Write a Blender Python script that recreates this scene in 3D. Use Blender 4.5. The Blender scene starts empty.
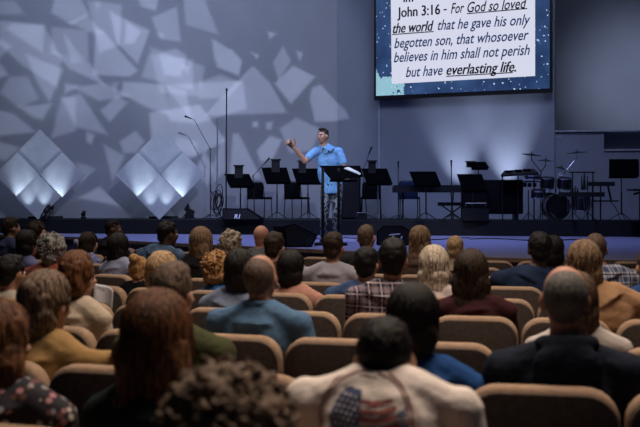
import bpy, math, random
import numpy as np
from mathutils import Vector, Matrix, noise as mnoise
from mathutils.bvhtree import BVHTree
random.seed(7); np.random.seed(7)
scene = bpy.context.scene
col = bpy.context.collection
PI = math.pi
F = 918.0; CAMZ = 1.5; HY = 203.0
def at(x, y, D):
    return Vector(((x-320)/F*D, D, CAMZ+(HY-y)/F*D))
# ------------------------------------------------------------------ camera, world, lights, exposure
cam_data = bpy.data.cameras.new('camera'); cam = bpy.data.objects.new('camera', cam_data); col.objects.link(cam)
cam.location = (0, 0, CAMZ); cam.rotation_euler = (PI/2, 0, 0)
cam_data.sensor_width = 36; cam_data.lens = F*36/640; cam_data.shift_y = (HY-213.5)/640
cam_data.dof.use_dof = True; cam_data.dof.focus_distance = 14.5; cam_data.dof.aperture_fstop = 3.5
cam_data.clip_end = 200
scene.camera = cam
scene.view_settings.view_transform = 'Standard'; scene.view_settings.look = 'None'
scene.view_settings.gamma = 1; scene.view_settings.exposure = 0.0; scene.view_settings.use_curve_mapping = False
world = bpy.data.worlds.new('world'); scene.world = world; world.use_nodes = True
world.node_tree.nodes['Background'].inputs[0].default_value = (0.30, 0.42, 0.75, 1)
world.node_tree.nodes['Background'].inputs[1].default_value = 0.020

def area(name, loc, target, size, energy, color, size_y=None, spread=PI):
    l = bpy.data.lights.new(name, 'AREA'); l.energy = energy; l.color = color; l.size = size
    if size_y: l.shape = 'RECTANGLE'; l.size_y = size_y
    l.spread = spread
    o = bpy.data.objects.new(name, l); col.objects.link(o); o.location = loc
    o.rotation_euler = (Vector(target)-Vector(loc)).to_track_quat('-Z', 'Y').to_euler()
    return o
def spot(name, loc, target, angle, energy, color, blend=.6, r=.05):
    l = bpy.data.lights.new(name, 'SPOT'); l.energy = energy; l.color = color
    l.spot_size = math.radians(angle); l.spot_blend = blend; l.shadow_soft_size = r
    o = bpy.data.objects.new(name, l); col.objects.link(o); o.location = loc
    o.rotation_euler = (Vector(target)-Vector(loc)).to_track_quat('-Z', 'Y').to_euler()
    return o
# house lights over the seats (dim, warm), stage wash (cool), front light on the speaker
area('house_light_near', (1.0, 4.4, 6.5), (0.4, 3.9, 0), 3.2, 185, (1.0, .80, .64), 2.4, 1.9)
area('house_light_far', (-1.0, 9.2, 6.5), (-1, 8.6, 0), 6.0, 115, (1.0, .84, .72), 3.0, 1.9)
area('stage_wash', (0, 13.5, 7.5), (0, 16.4, 0), 9.0, 190, (.42, .50, 1.0), 1.5, 1.5)
area('wall_wash', (-4.0, 17.2, 8.5), (-3.5, 21, 3.0), 7.0, 105, (.60, .70, 1.0), 1.0, 2.2)
area('wall_wash_right', (4.0, 15.5, 8.5), (3.6, 20, 2.5), 4.0, 50, (.66, .73, 1.0), 1.0, 2.2)
spot('speaker_front_light', (-4.5, 6.5, 6.2), (0.15, 14.8, 2.1), 11, 2100, (.86, .93, 1.0), .5, .12)
spot('speaker_side_light', (5.0, 8.0, 6.2), (0.15, 14.8, 2.1), 11, 800, (.80, .88, 1.0), .5, .12)
# uplights on the riser that wash the screen wall
for (px, Dw, e) in ((457, 19.86, 230), (507, 19.48, 260)):
    p = at(px, 217, Dw-.34); q = Vector((p.x, Dw, p.z+2.3))
    spot('wall_uplight', p, q, 50, e*1.25, (.74, .80, 1.0), 1., .03)
spot('side_light', at(665, 60, 19.0), at(640, 80, 21.8), 80, 160, (.72, .78, 1.0), .9, .1)

# glass-shard gobo thrown on the left wall by a stage projector light
SHARDS = [
 (0,0,15,0,25,13,0,14),(55,-3,80,-3,90,14,72,24,52,12),(6,28,13,23,45,25,43,52),(52,27,60,27,84,59,51,53),(55,52,90,62,104,84,70,68),
 (69,22,87,14,105,33,92,32),(62,27,88,30,89,60,72,62),(96,30,103,30,138,70,130,76,94,74),(26,53,64,69,50,101,37,80),(0,38,12,45,0,58,-9,55),
 (10,76,28,76,39,98,20,107,1,92),(20,106,52,103,43,119,33,116),(62,97,81,93,108,134,76,126),(62,97,76,97,76,130,52,137),(66,83,80,85,65,93),
 (117,95,128,102,110,121,101,110),(112,82,119,82,115,90),(110,11,150,30,138,63,117,42),(127,21,141,31,134,43,125,43),(152,17,177,6,181,41,160,38),
 (184,-3,204,-3,219,34,186,24),(138,-3,159,-3,156,10,142,6),(159,53,176,48,187,55,181,76,165,74),(149,53,193,59,193,90,142,76),(124,81,165,84,170,115,148,107,122,93),
 (167,84,186,90,193,122,170,120),(200,81,221,74,241,82,228,97,200,98),(217,59,232,49,242,60,239,75,217,66),(212,38,232,50,215,60),(245,73,253,65,270,82,287,112,204,115),
 (283,46,291,60,279,80,273,62),(293,65,315,76,291,103,275,83),(312,87,321,84,346,112,349,120,315,121,310,98),(280,128,296,117,320,128,312,150,290,152),
 (270,135,282,139,273,158,261,161,257,150),(233,133,239,133,261,177,230,177),(224,135,226,170,214,182,211,170),(253,121,258,121,258,126,253,126),(266,122,273,121,271,129,267,128),
 (104,144,125,155,113,180),(77,161,96,168,81,183),(87,131,95,134,92,143,87,141),(120,141,136,130,145,141,136,152,124,152),(177,137,198,141,196,155,176,152),
 (205,150,213,165,208,185,195,170),(0,110,14,113,36,131,0,135,-8,120),(0,141,21,147,6,160,-6,156),(100,186,120,205,79,197),(0,62,9,74,-8,80),
 (181,64,190,66,187,73),(156,34,163,32,164,38),(268,31,276,33,270,38),(296,50,303,52,300,60),(95,0,102,2,97,9),(252,52,259,54,257,58),
 (64,62,104,82,138,76,150,92,100,100,72,86),(165,84,243,80,247,108,195,124),(150,112,200,104,226,140,190,158,152,142),(0,20,44,24,62,58,56,96,22,64,0,50),(88,0,122,4,120,44,100,52),(150,46,205,66,200,96,160,92)]
def gobo(loc, target, energy, color, spread, level, base):
    o = spot('gobo_projector', loc, target, spread, energy, color, .25, .03)
    bpy.context.view_layer.update()
    inv = o.matrix_world.inverted()
    nt = o.data.node_tree if o.data.use_nodes else None
    o.data.use_nodes = True; nt = o.data.node_tree; em = nt.nodes['Emission']
    L = nt.links.new
    tc = nt.nodes.new('ShaderNodeTexCoord'); sp = nt.nodes.new('ShaderNodeSeparateXYZ'); L(tc.outputs['Normal'], sp.inputs[0])
    def mth(op, *a):
        n = nt.nodes.new('ShaderNodeMath'); n.operation = op
        for i, x in enumerate(a):
            if isinstance(x, (int, float)): n.inputs[i].default_value = x
            else: L(x, n.inputs[i])
        return n.outputs[0]
    nz = mth('MULTIPLY', sp.outputs[2], -1.0)
    cb = nt.nodes.new('ShaderNodeCombineXYZ'); L(mth('DIVIDE', sp.outputs[0], nz), cb.inputs[0]); L(mth('DIVIDE', sp.outputs[1], nz), cb.inputs[1]); cb.inputs[2].default_value = 1
    total = None
    for si, s in enumerate(SHARDS):
        pts = []
        for k in range(0, len(s), 2):
            d = inv @ at(s[k], s[k+1], 20.95); pts.append((d.x/-d.z, d.y/-d.z))
        ar = sum(pts[i][0]*pts[(i+1)%len(pts)][1]-pts[(i+1)%len(pts)][0]*pts[i][1] for i in range(len(pts)))
        if ar < 0: pts.reverse()
        cur = None
        for i in range(len(pts)):
            (x0, y0), (x1, y1) = pts[i], pts[(i+1) % len(pts)]
            nx, ny = -(y1-y0), x1-x0; ln = math.hypot(nx, ny)
            if ln < 1e-6: continue
            nx /= ln; ny /= ln
            v = nt.nodes.new('ShaderNodeVectorMath'); v.operation = 'DOT_PRODUCT'; L(cb.outputs[0], v.inputs[0])
            v.inputs[1].default_value = (nx, ny, -(nx*x0+ny*y0))
            cur = v.outputs['Value'] if cur is None else mth('MINIMUM', cur, v.outputs['Value'])
        mr = nt.nodes.new('ShaderNodeMapRange'); mr.interpolation_type = 'SMOOTHSTEP'
        mr.inputs['From Min'].default_value = -.0034; mr.inputs['From Max'].default_value = .0034
        L(cur, mr.inputs['Value'])
        w = level*(.75+.5*((si*37) % 10)/10)
        total = mth('MULTIPLY_ADD', mr.outputs[0], w, total if total is not None else base)
    L(total, em.inputs['Strength'])
    return o
gobo((0.5, 8.0, 6.8), at(165, 95, 21), 3600, (.74, .79, 1.0), 42, .80, .26)

# ------------------------------------------------------------------ materials
MATS = {}
def nodes_of(name):
    m = bpy.data.materials.new(name); m.use_nodes = True
    return m, m.node_tree, m.node_tree.nodes['Principled BSDF']
def mat(name, c, rough=.6, metal=0., var=.12, scale=12., bump=0., bscale=60., stretch=(1, 1, 1), spec=.4, c2=None, sheen=0.):
    if name in MATS: return MATS[name]
    m, nt, b = nodes_of(name); L = nt.links.new
    tc = nt.nodes.new('ShaderNodeTexCoord'); mp = nt.nodes.new('ShaderNodeMapping'); L(tc.outputs['Object'], mp.inputs[0]); mp.inputs['Scale'].default_value = stretch
    n = nt.nodes.new('ShaderNodeTexNoise'); n.inputs['Scale'].default_value = scale; n.inputs['Detail'].default_value = 3; L(mp.outputs[0], n.inputs[0])
    r = nt.nodes.new('ShaderNodeValToRGB'); L(n.outputs['Fac'], r.inputs[0])
    if c2 is None: a = [x*(1-var) for x in c]; z = [min(1, x*(1+var)) for x in c]
    else: a, z = c, c2
    r.color_ramp.elements[0].position = .35; r.color_ramp.elements[1].position = .65
    r.color_ramp.elements[0].color = (*a, 1); r.color_ramp.elements[1].color = (*z, 1)
    L(r.outputs[0], b.inputs['Base Color'])
    b.inputs['Roughness'].default_value = rough; b.inputs['Metallic'].default_value = metal; b.inputs['Specular IOR Level'].default_value = spec
    if bump:
        n2 = nt.nodes.new('ShaderNodeTexNoise'); n2.inputs['Scale'].default_value = bscale; L(mp.outputs[0], n2.inputs[0])
        bp = nt.nodes.new('ShaderNodeBump'); bp.inputs['Strength'].default_value = bump; bp.inputs['Distance'].default_value = .01
        L(n2.outputs['Fac'], bp.inputs['Height']); L(bp.outputs[0], b.inputs['Normal'])
    MATS[name] = m; return m
def cloth(name, c, var=.12, c2=None): return mat(name, c, .9, 0, var, 9, .35, 35, (1, 1, 1), .15, c2)
def hairmat(name, dark, light): return mat(name, dark, .55, 0, 0, 22, .6, 55, (4, 4, .7), .25, light)
def skin(name, c): return mat(name, c, .55, 0, .08, 14, .05, 120, (1, 1, 1), .35)
def plaid(name, base, stripe, line, freq=9.):
    if name in MATS: return MATS[name]
    m, nt, b = nodes_of(name); L = nt.links.new
    tc = nt.nodes.new('ShaderNodeTexCoord'); sp = nt.nodes.new('ShaderNodeSeparateXYZ'); L(tc.outputs['Object'], sp.inputs[0])
    def mth(op, *a):
        n = nt.nodes.new('ShaderNodeMath'); n.operation = op
        for i, x in enumerate(a):
            if isinstance(x, (int, float)): n.inputs[i].default_value = x
            else: L(x, n.inputs[i])
        return n.outputs[0]
    sm = mth('ADD', sp.outputs[0], mth('MULTIPLY', sp.outputs[1], .35))
    def band(v, f, w, ph=0.): return mth('LESS_THAN', mth('FRACT', mth('ADD', mth('MULTIPLY', v, f), 50+ph)), w)
    a = mth('MULTIPLY', mth('ADD', band(sm, freq, .45), band(sp.outputs[2], freq, .45)), .5)
    l2 = mth('MAXIMUM', band(sm, freq, .1, .3), band(sp.outputs[2], freq, .1, .3))
    mx = nt.nodes.new('ShaderNodeMix'); mx.data_type = 'RGBA'; L(a, mx.inputs['Factor']); mx.inputs['A'].default_value = (*base, 1); mx.inputs['B'].default_value = (*stripe, 1)
    my = nt.nodes.new('ShaderNodeMix'); my.data_type = 'RGBA'; L(l2, my.inputs['Factor']); L(mx.outputs['Result'], my.inputs['A']); my.inputs['B'].default_value = (*line, 1)
    L(my.outputs['Result'], b.inputs['Base Color']); b.inputs['Roughness'].default_value = .9; b.inputs['Specular IOR Level'].default_value = .15
    MATS[name] = m; return m
def dotted(name, base, cols, scale=30, thr=.38):
    if name in MATS: return MATS[name]
    m, nt, b = nodes_of(name); L = nt.links.new
    tc = nt.nodes.new('ShaderNodeTexCoord'); v = nt.nodes.new('ShaderNodeTexVoronoi'); v.inputs['Scale'].default_value = scale; L(tc.outputs['Object'], v.inputs[0])
    lt = nt.nodes.new('ShaderNodeMath'); lt.operation = 'LESS_THAN'; L(v.outputs['Distance'], lt.inputs[0]); lt.inputs[1].default_value = thr
    r = nt.nodes.new('ShaderNodeValToRGB'); r.color_ramp.interpolation = 'CONSTANT'
    while len(r.color_ramp.elements) < len(cols): r.color_ramp.elements.new(.5)
    for i, c in enumerate(cols): r.color_ramp.elements[i].position = i/len(cols); r.color_ramp.elements[i].color = (*c, 1)
    sc = nt.nodes.new('ShaderNodeSeparateColor'); L(v.outputs['Color'], sc.inputs[0]); L(sc.outputs[0], r.inputs[0])
    mx = nt.nodes.new('ShaderNodeMix'); mx.data_type = 'RGBA'; L(lt.outputs[0], mx.inputs['Factor']); mx.inputs['A'].default_value = (*base, 1); L(r.outputs[0], mx.inputs['B'])
    L(mx.outputs['Result'], b.inputs['Base Color']); b.inputs['Roughness'].default_value = .9
    MATS[name] = m; return m
def emis(name, c, s):
    m, nt, b = nodes_of(name); b.inputs['Base Color'].default_value = (0, 0, 0, 1); b.inputs['Emission Color'].default_value = (*c, 1); b.inputs['Emission Strength'].default_value = s
    b.inputs['Roughness'].default_value = .3; MATS[name] = m; return m
black = mat('black_metal', (.004, .004, .006), .5, .0, .2, 20)
blackfab = mat('black_fabric', (.004, .004, .006), .95, 0, .2, 20, spec=.1)
blackplastic = mat('black_plastic', (.005, .005, .007), .6, 0, .2, 8)
chrome = mat('chrome', (.6, .62, .66), .22, 1., .05, 8)
steel = mat('grey_steel', (.22, .23, .26), .4, .8, .1, 8)
wallm = mat('painted_wall', (.34, .36, .42), .9, 0, .04, 1.2, .05, 30)
wallm2 = mat('screen_wall_paint', (.26, .29, .36), .9, 0, .05, 1.2, .05, 30)
stagem = mat('stage_carpet', (.17, .175, .31), .95, 0, .10, 14, .2, 90)
riserm = mat('black_riser_carpet', (.004, .0045, .007), .9, 0, .2, 14)
woodm = mat('stage_nosing_wood', (.20, .13, .09), .5, 0, .2, 10)
facem = mat('stage_face', (.10, .105, .16), .8, 0, .1, 6)
floorm = mat('dark_floor_carpet', (.025, .024, .030), .95, 0, .25, 30)

# ------------------------------------------------------------------ mesh helpers
class MB:
    def __init__(s): s.v = []; s.f = []
    def add(s, verts, faces, M=None):
        n = len(s.v)
        for p in verts: s.v.append(tuple(M @ Vector(p)) if M is not None else tuple(p))
        s.f += [tuple(i+n for i in f) for f in faces]; return s
    def box(s, c, d, M=None, rz=0):
        x, y, z = c; a, b, h = d[0]/2, d[1]/2, d[2]/2
        R = Matrix.Translation((x, y, z)) @ Matrix.Rotation(rz, 4, 'Z')
        if M is not None: R = M @ R
        return s.add([(-a,-b,-h),(a,-b,-h),(a,b,-h),(-a,b,-h),(-a,-b,h),(a,-b,h),(a,b,h),(-a,b,h)],
                     [(3,2,1,0),(4,5,6,7),(0,1,5,4),(1,2,6,5),(2,3,7,6),(3,0,4,7)], R)
    def cone(s, p0, p1, r0, r1, n=12, M=None, cap=True):
        p0, p1 = Vector(p0), Vector(p1); d = p1-p0
        if d.length < 1e-6: return s
        q = d.to_track_quat('Z', 'Y').to_matrix()
        vs = []; fs = []
        for p, r in ((p0, r0), (p1, r1)):
            for i in range(n): a = 2*PI*i/n; vs.append(p + q @ Vector((r*math.cos(a), r*math.sin(a), 0)))
        for i in range(n): j = (i+1) % n; fs.append((i, j, n+j, n+i))
        if cap: fs += [tuple(range(n-1, -1, -1)), tuple(range(n, 2*n))]
        return s.add(vs, fs, M)
    def sph(s, c, r, M=None, n=12, R=None):
        if isinstance(r, (int, float)): r = (r, r, r)
        T = Matrix.Translation(c)
        if R is not None: T = T @ R
        T = T @ Matrix.Diagonal((*r, 1))
        if M is not None: T = M @ T
        h = n//2+1; vs = [(0, 0, 1)]; fs = []
        for i in range(1, h):
            t = PI*i/h
            for j in range(n): a = 2*PI*j/n; vs.append((math.sin(t)*math.cos(a), math.sin(t)*math.sin(a), math.cos(t)))
        vs.append((0, 0, -1)); last = len(vs)-1
        for j in range(n):
            k = (j+1) % n; fs.append((0, 1+j, 1+k)); fs.append((last, 1+(h-2)*n+k, 1+(h-2)*n+j))
            for i in range(h-2): a = 1+i*n; fs.append((a+j, a+n+j, a+n+k, a+k))
        return s.add(vs, fs, T)
    def cap(s, p0, p1, r0, r1, n=12, M=None):
        s.cone(p0, p1, r0, r1, n, M); s.sph(p0, r0, M, n); s.sph(p1, r1, M, n); return s
    def tube(s, pts, rad, n=6, M=None):
        pts = [Vector(p) for p in pts]; m = len(pts); vs = []; fs = []
        if isinstance(rad, (int, float)): rad = [rad]*m
        up = Vector((0, 0, 1))
        for i, p in enumerate(pts):
            t = (pts[min(i+1, m-1)]-pts[max(i-1, 0)]).normalized()
            a = t.cross(up)
            if a.length < .05: a = t.cross(Vector((1, 0, 0)))
            a.normalize(); b = t.cross(a)
            for j in range(n): w = 2*PI*j/n; vs.append(p+(a*math.cos(w)+b*math.sin(w))*rad[i])
        for i in range(m-1):
            for j in range(n): k = (j+1) % n; fs.append((i*n+j, i*n+k, i*n+n+k, i*n+n+j))
        fs += [tuple(range(n-1, -1, -1)), tuple(range((m-1)*n, m*n))]
        return s.add(vs, fs, M)
    def lathe(s, prof, n=20, M=None):
        vs = []; fs = []; m = len(prof)
        for r, z in prof:
            for j in range(n): a = 2*PI*j/n; vs.append((r*math.cos(a), r*math.sin(a), z))
        for i in range(m-1):
            for j in range(n): k = (j+1) % n; fs.append((i*n+j, i*n+k, i*n+n+k, i*n+n+j))
        fs += [tuple(range(n-1, -1, -1)), tuple(range((m-1)*n, m*n))]
        return s.add(vs, fs, M)
    def prism(s, poly, y0, y1, M=None):
        n = len(poly); vs = [(x, y0, z) for x, z in poly]+[(x, y1, z) for x, z in poly]
        fs = [tuple(range(n)), tuple(range(2*n-1, n-1, -1))]+[(i, n+i, n+(i+1) % n, (i+1) % n) for i in range(n)]
        return s.add(vs, fs, M)
    def slab(s, w, h, t, rt, rb, M=None, e=.014, seg=6):
        """upholstered slab standing in XZ with its rear at y=0: rounded corners and edges"""
        def ring(ins, y):
            out = []
            for cx, cz, r, a0 in ((w/2-rt, h-rt, rt, 0), (-w/2+rt, h-rt, rt, PI/2), (-w/2+rb, rb, rb, PI), (w/2-rb, rb, rb, 1.5*PI)):
                for k in range(seg+1):
                    a = a0+PI/2*k/seg; q = max(r-ins, .001); out.append((cx+q*math.cos(a), y, cz+q*math.sin(a)))
            return out
        rs = [(e, 0), (e*.3, e*.3), (0, e), (0, t-e), (e*.3, t-e*.3), (e, t)]
        vs = []; fs = []; n = 4*(seg+1)
        for i, y in rs: vs += ring(i, y)
        for i in range(len(rs)-1):
            for j in range(n): k = (j+1) % n; fs.append((i*n+j, i*n+n+j, i*n+n+k, i*n+k))
        fs += [tuple(range(n)), tuple(range((len(rs)-1)*n+n-1, (len(rs)-1)*n-1, -1))]
        return s.add(vs, fs, M)
    def mesh(s, name, smooth=True):
        me = bpy.data.meshes.new(name); me.from_pydata(s.v, [], s.f); me.update()
        if smooth: me.shade_smooth()
        return me
    def build(s, name, m, parent=None, smooth=False):
        me = s.mesh(name, smooth); me.materials.append(m)
        o = bpy.data.objects.new(name, me); col.objects.link(o); o.parent = parent
        return o
def tag(o, label=None, cat=None, group=None, kind=None):
    if label: o['label'] = label
    if cat: o['category'] = cat
    if group: o['group'] = group
    if kind: o['kind'] = kind
    return o
def thing(name, label, cat, loc=(0, 0, 0), rz=0., group=None):
    o = bpy.data.objects.new(name, None); col.objects.link(o); o.location = loc; o.rotation_euler = (0, 0, rz)
    o.empty_display_size = .1
    return tag(o, label, cat, group)
def struct(name, mb, m): return tag(mb.build(name, m), kind='structure')
def link(name, me, m, parent):
    if m is not None: me.materials.clear(); me.materials.append(m)
    o = bpy.data.objects.new(name, me); col.objects.link(o); o.parent = parent; return o
def copy_tree(o, parent=None):
    c = o.copy(); col.objects.link(c); c.parent = parent
    for ch in list(o.children): copy_tree(ch, c)
    return c

# ------------------------------------------------------------------ the room
ST = .855; RT = 1.155   # stage and riser heights
m = MB(); m.box((0, 9, -.05), (30, 30, .1)); struct('floor', m, floorm)
front = [(-9, 20.5), (-4.6, 17.3), (-3.2, 15.6), (-1.6, 14.1), (-.3, 12.95), (.9, 11.75), (2.06, 10.85), (3.4, 10.3), (5.4, 10.0), (9, 10.0)]
def smooth_line(p, n=6):
    out = []
    for i in range(len(p)-1):
        a, b, c, d = (Vector(p[max(0, i-1)]), Vector(p[i]), Vector(p[i+1]), Vector(p[min(len(p)-1, i+2)]))
        for k in range(n):
            t = k/n; out.append(.5*((2*b)+(c-a)*t+(2*a-5*b+4*c-d)*t*t+(3*b-a-3*c+d)*t**3))
    out.append(Vector(p[-1])); return out
fl = smooth_line(front)
def deck(line, back, z0, z1, off=0.):
    mb = MB(); n = len(line)
    top = [(p[0], p[1]+off, z1) for p in line]+[(p[0], back, z1) for p in reversed(line)]
    bot = [(x, y, z0) for x, y, z in top]; k = len(top)
    return mb.add(top+bot, [tuple(range(k)), tuple(range(2*k-1, k-1, -1))]+[(i, k+i, k+(i+1) % k, (i+1) % k) for i in range(k)])
o = struct('stage_platform', deck(fl, 24, 0, ST-.05, .03), facem); o.name = 'floor_stage_face'
o = struct('floor_stage', deck(fl, 24, ST-.05, ST, .02), stagem)
nm = MB()
for i in range(len(fl)-1):
    a, b = fl[i], fl[i+1]; d = (b-a); q = math.atan2(d.y, d.x); c = (a+b)/2
    nm.box((c.x, c.y, ST-.022), (d.length+.01, .05, .05), None, q)
struct('trim_1', nm, woodm)
rz_ = [(-12, 20.6), (-6.9, 19.7), (5.3, 17.6), (9, 17.0)]
struct('floor_riser', deck([Vector(p) for p in rz_], 23.5, ST, RT), riserm)
# walls
wb = MB(); wb.box((-6.6, 21.1, 5), (14.1, .2, 10)); struct('wall_left', wb, wallm)
W0 = Vector((.41, 20.95)); WD = Vector((math.cos(math.radians(21)), -math.sin(math.radians(21))))
ang = -math.radians(21)
wl = 4.82
wc = W0+WD*wl/2+Vector((-WD.y, WD.x))*.1
wb = MB(); wb.box((wc.x, wc.y, 5), (wl, .2, 10), None, ang); struct('wall_right', wb, wallm2)
e = W0+WD*wl
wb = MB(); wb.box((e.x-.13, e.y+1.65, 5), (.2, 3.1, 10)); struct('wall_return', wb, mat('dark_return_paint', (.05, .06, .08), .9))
wb = MB(); wb.box((9.2, 21.9, 5), (9, .2, 10), None, -.12); struct('wall_recess', wb, wallm2)
# parapet with its niche
pa = at(551, 133, 19.3); pb = at(604, 131, 19.2); pc = at(700, 130, 18.9)
def seg(mb, a, b, z0, z1, t, off=0.):
    d = Vector((b.x-a.x, b.y-a.y)); q = math.atan2(d.y, d.x); n = Vector((-d.y, d.x)).normalized()
    c = Vector(((a.x+b.x)/2, (a.y+b.y)/2))+n*(t/2+off); mb.box((c.x, c.y, (z0+z1)/2), (d.length, t, z1-z0), None, q)
PZ = 2.99
pw = MB(); seg(pw, pa, pb, ST, PZ, .5); seg(pw, pb, pc, ST, PZ-.38, .5); seg(pw, pb, pc, PZ-.38, PZ, .12, .38); struct('wall_parapet', pw, wallm2)
pw = MB(); seg(pw, pa, pb, PZ, PZ+.035, .56, -.04); seg(pw, pb, pc, PZ, PZ+.03, .5, .0); seg(pw, pb, pc, PZ-.40, PZ-.37, .06, -.03); seg(pw, pa, pb+Vector((-.3, .1, 0)), PZ-.11, PZ-.09, .03, -.02)
struct('trim_2', pw, mat('ledge_paint', (.42, .44, .52), .7))
tp = W0+WD*.985; pw = MB(); pw.box((tp.x, tp.y-.01, 2.5), (.035, .03, 5.0), None, ang); struct('trim_3', pw, mat('seam_trim', (.45, .5, .6), .5))

# ------------------------------------------------------------------ projection screen
def text_mesh(s, size, bold=0., shear=0., width=None, underline=()):
    cu = bpy.data.curves.new('t', 'FONT'); cu.body = s; cu.size = size; cu.offset = bold; cu.shear = shear; cu.resolution_u = 3
    cu.underline_height = .06; cu.underline_position = -.02
    for a, b in underline:
        for i in range(a, b): cu.body_format[i].use_underline = True
    o = bpy.data.objects.new('t', cu); col.objects.link(o)
    dg = bpy.context.evaluated_depsgraph_get()
    me = bpy.data.meshes.new_from_object(o.evaluated_get(dg)); bpy.data.objects.remove(o)
    v = np.array([tuple(p.co) for p in me.vertices]); f = [tuple(p.vertices) for p in me.polygons]
    bpy.data.meshes.remove(me)
    if width:
        w = v[:, 0].max()-v[:, 0].min(); v[:, 0] = (v[:, 0]-v[:, 0].min())*width/w
    return v, f
S0 = Vector((1.205, 20.46)); SW, SH, SZ = 3.875, 2.72, 3.80
scr = thing('projection_screen', 'large lit screen showing the John 3:16 verse on a starry blue border', 'screen', (S0.x, S0.y, SZ), ang)
mb = MB(); mb.box((SW/2, .05, SH/2), (SW, .1, SH))
mb.build('casing', black, scr)
def starry():
    m, nt, b = nodes_of('starry_screen_image'); L = nt.links.new
    tc = nt.nodes.new('ShaderNodeTexCoord')
    n = nt.nodes.new('ShaderNodeTexNoise'); n.inputs['Scale'].default_value = 1.6; n.inputs['Detail'].default_value = 6; L(tc.outputs['Object'], n.inputs[0])
    r = nt.nodes.new('ShaderNodeValToRGB'); L(n.outputs['Fac'], r.inputs[0]); cr = r.color_ramp
    cr.elements[0].position = .3; cr.elements[0].color = (.008, .022, .08, 1); cr.elements[1].position = .75; cr.elements[1].color = (.035, .085, .22, 1)
    v = nt.nodes.new('ShaderNodeTexVoronoi'); v.inputs['Scale'].default_value = 11; L(tc.outputs['Object'], v.inputs[0])
    n3 = nt.nodes.new('ShaderNodeTexNoise'); n3.inputs['Scale'].default_value = 14; L(tc.outputs['Object'], n3.inputs[0])
    def mth(op, *a):
        q = nt.nodes.new('ShaderNodeMath'); q.operation = op
        for i, x in enumerate(a):
            if isinstance(x, (int, float)): q.inputs[i].default_value = x
            else: L(x, q.inputs[i])
        return q.outputs[0]
    star = mth('LESS_THAN', v.outputs['Distance'], mth('MULTIPLY', mth('POWER', n3.outputs['Fac'], 3.), 1.0))
    sp = nt.nodes.new('ShaderNodeSeparateXYZ'); L(tc.outputs['Object'], sp.inputs[0])
    n4 = nt.nodes.new('ShaderNodeTexNoise'); n4.inputs['Scale'].default_value = 4.; n4.inputs['Detail'].default_value = 5; L(tc.outputs['Object'], n4.inputs[0])
    blot = mth('LESS_THAN', mth('ADD', mth('MULTIPLY', mth('ADD', sp.outputs[0], mth('MULTIPLY', sp.outputs[2], 1.3)), .9), mth('MULTIPLY', n4.outputs['Fac'], 1.6)), 1.62)
    m1 = nt.nodes.new('ShaderNodeMix'); m1.data_type = 'RGBA'; L(blot, m1.inputs['Factor']); L(r.outputs[0], m1.inputs['A']); m1.inputs['B'].default_value = (.28, .52, .62, 1)
    m2 = nt.nodes.new('ShaderNodeMix'); m2.data_type = 'RGBA'; L(star, m2.inputs['Factor']); L(m1.outputs['Result'], m2.inputs['A']); m2.inputs['B'].default_value = (.45, .6, .8, 1)
    b.inputs['Base Color'].default_value = (0, 0, 0, 1); L(m2.outputs['Result'], b.inputs['Emission Color']); b.inputs['Emission Strength'].default_value = 1.
    return m
mb = MB(); mb.box((SW/2, -.004, SH/2+.02), (SW-.1, .008, SH-.13)); mb.build('picture_area', starry(), scr)
# white caption box
def spx(px, py):   # screen-plane coordinates of a pixel in the photograph
    k = (px-320)/F
    t = (k*S0.y-S0.x)/(WD.x-k*WD.y); D = S0.y+WD.y*t
    return t, CAMZ+(HY-py)/F*D-SZ
c0 = spx(392, 84); c1 = spx(535.2, 76); c2 = spx(533.5, -20); c3 = spx(389.5, -18)
mb = MB(); mb.prism([c0, c1, (c1[0], 2.66), (c0[0]-.03, 2.66)], -.016, -.009); mb.build('caption_box', emis('caption_white', (.66, .68, .82), 1.), scr)
inkb = emis('caption_ink_black', (.006, .008, .02), 1.); inkn = emis('caption_ink_navy', (.012, .035, .12), 1.)
def line(s, x0, y0, x1, y1, bold, ital, ink, hpx, ul=()):
    a = spx(x0, y0); b = spx(x1, y1); w = math.hypot(b[0]-a[0], b[1]-a[1])
    size = hpx
    dup = (0, .010) if bold > .015 else (0,)
    v, f = text_mesh(s, size, (min(bold, .012) if len(dup) == 1 else .008)*size, ital, w-dup[-1], ul)
    th = math.atan2(b[1]-a[1], b[0]-a[0])
    mb = MB()
    for i, dx in enumerate(dup): mb.add([(a[0]+(x+dx)*math.cos(th)-y*math.sin(th), -.02-i*.0004, a[1]+(x+dx)*math.sin(th)+y*math.cos(th)) for x, y, z in v], f)
    mb.build('caption_line', ink, scr)
def und(x0, y0, x1, y1):
    a = spx(x0, y0); b = spx(x1, y1)
    mb = MB(); mb.prism([(a[0], a[1]), (b[0], b[1]), (b[0], b[1]+.022), (a[0], a[1]+.022)], -.022, -.02); mb.build('caption_underline', inkb, scr)
tsz = .318
line('im', 403.5, 2.3, 413.5, 1.8, .03, 0, inkb, tsz)
line('John 3:16', 397.5, 17.6, 440.5, 14.3, .030, 0, inkb, tsz)
line('-', 443.5, 13.2, 447, 13.0, 0, 0, inkb, tsz)
line('For', 451, 13.6, 464.5, 12.6, .012, .3, inkb, tsz)
line('God so loved', 467.5, 12.6, 527, 8.2, .012, .3, inkb, tsz); und(467, 14.4, 527.5, 9.2)
line('the world', 393, 33.4, 434, 30.6, .026, .3, inkb, tsz); und(392.5, 35.2, 434, 32.2)
line('that he gave his only', 438, 30.2, 530.5, 24.6, .013, .3, inkn, tsz)
line('begotten son, that whosoever', 394.5, 48.3, 529, 39.8, .013, .3, inkn, tsz)
line('believes in him shall not perish', 394, 62.4, 530, 54.8, .013, .3, inkn, tsz)
line('but have', 406, 77.2, 443, 74.9, .013, .3, inkn, tsz)
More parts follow.
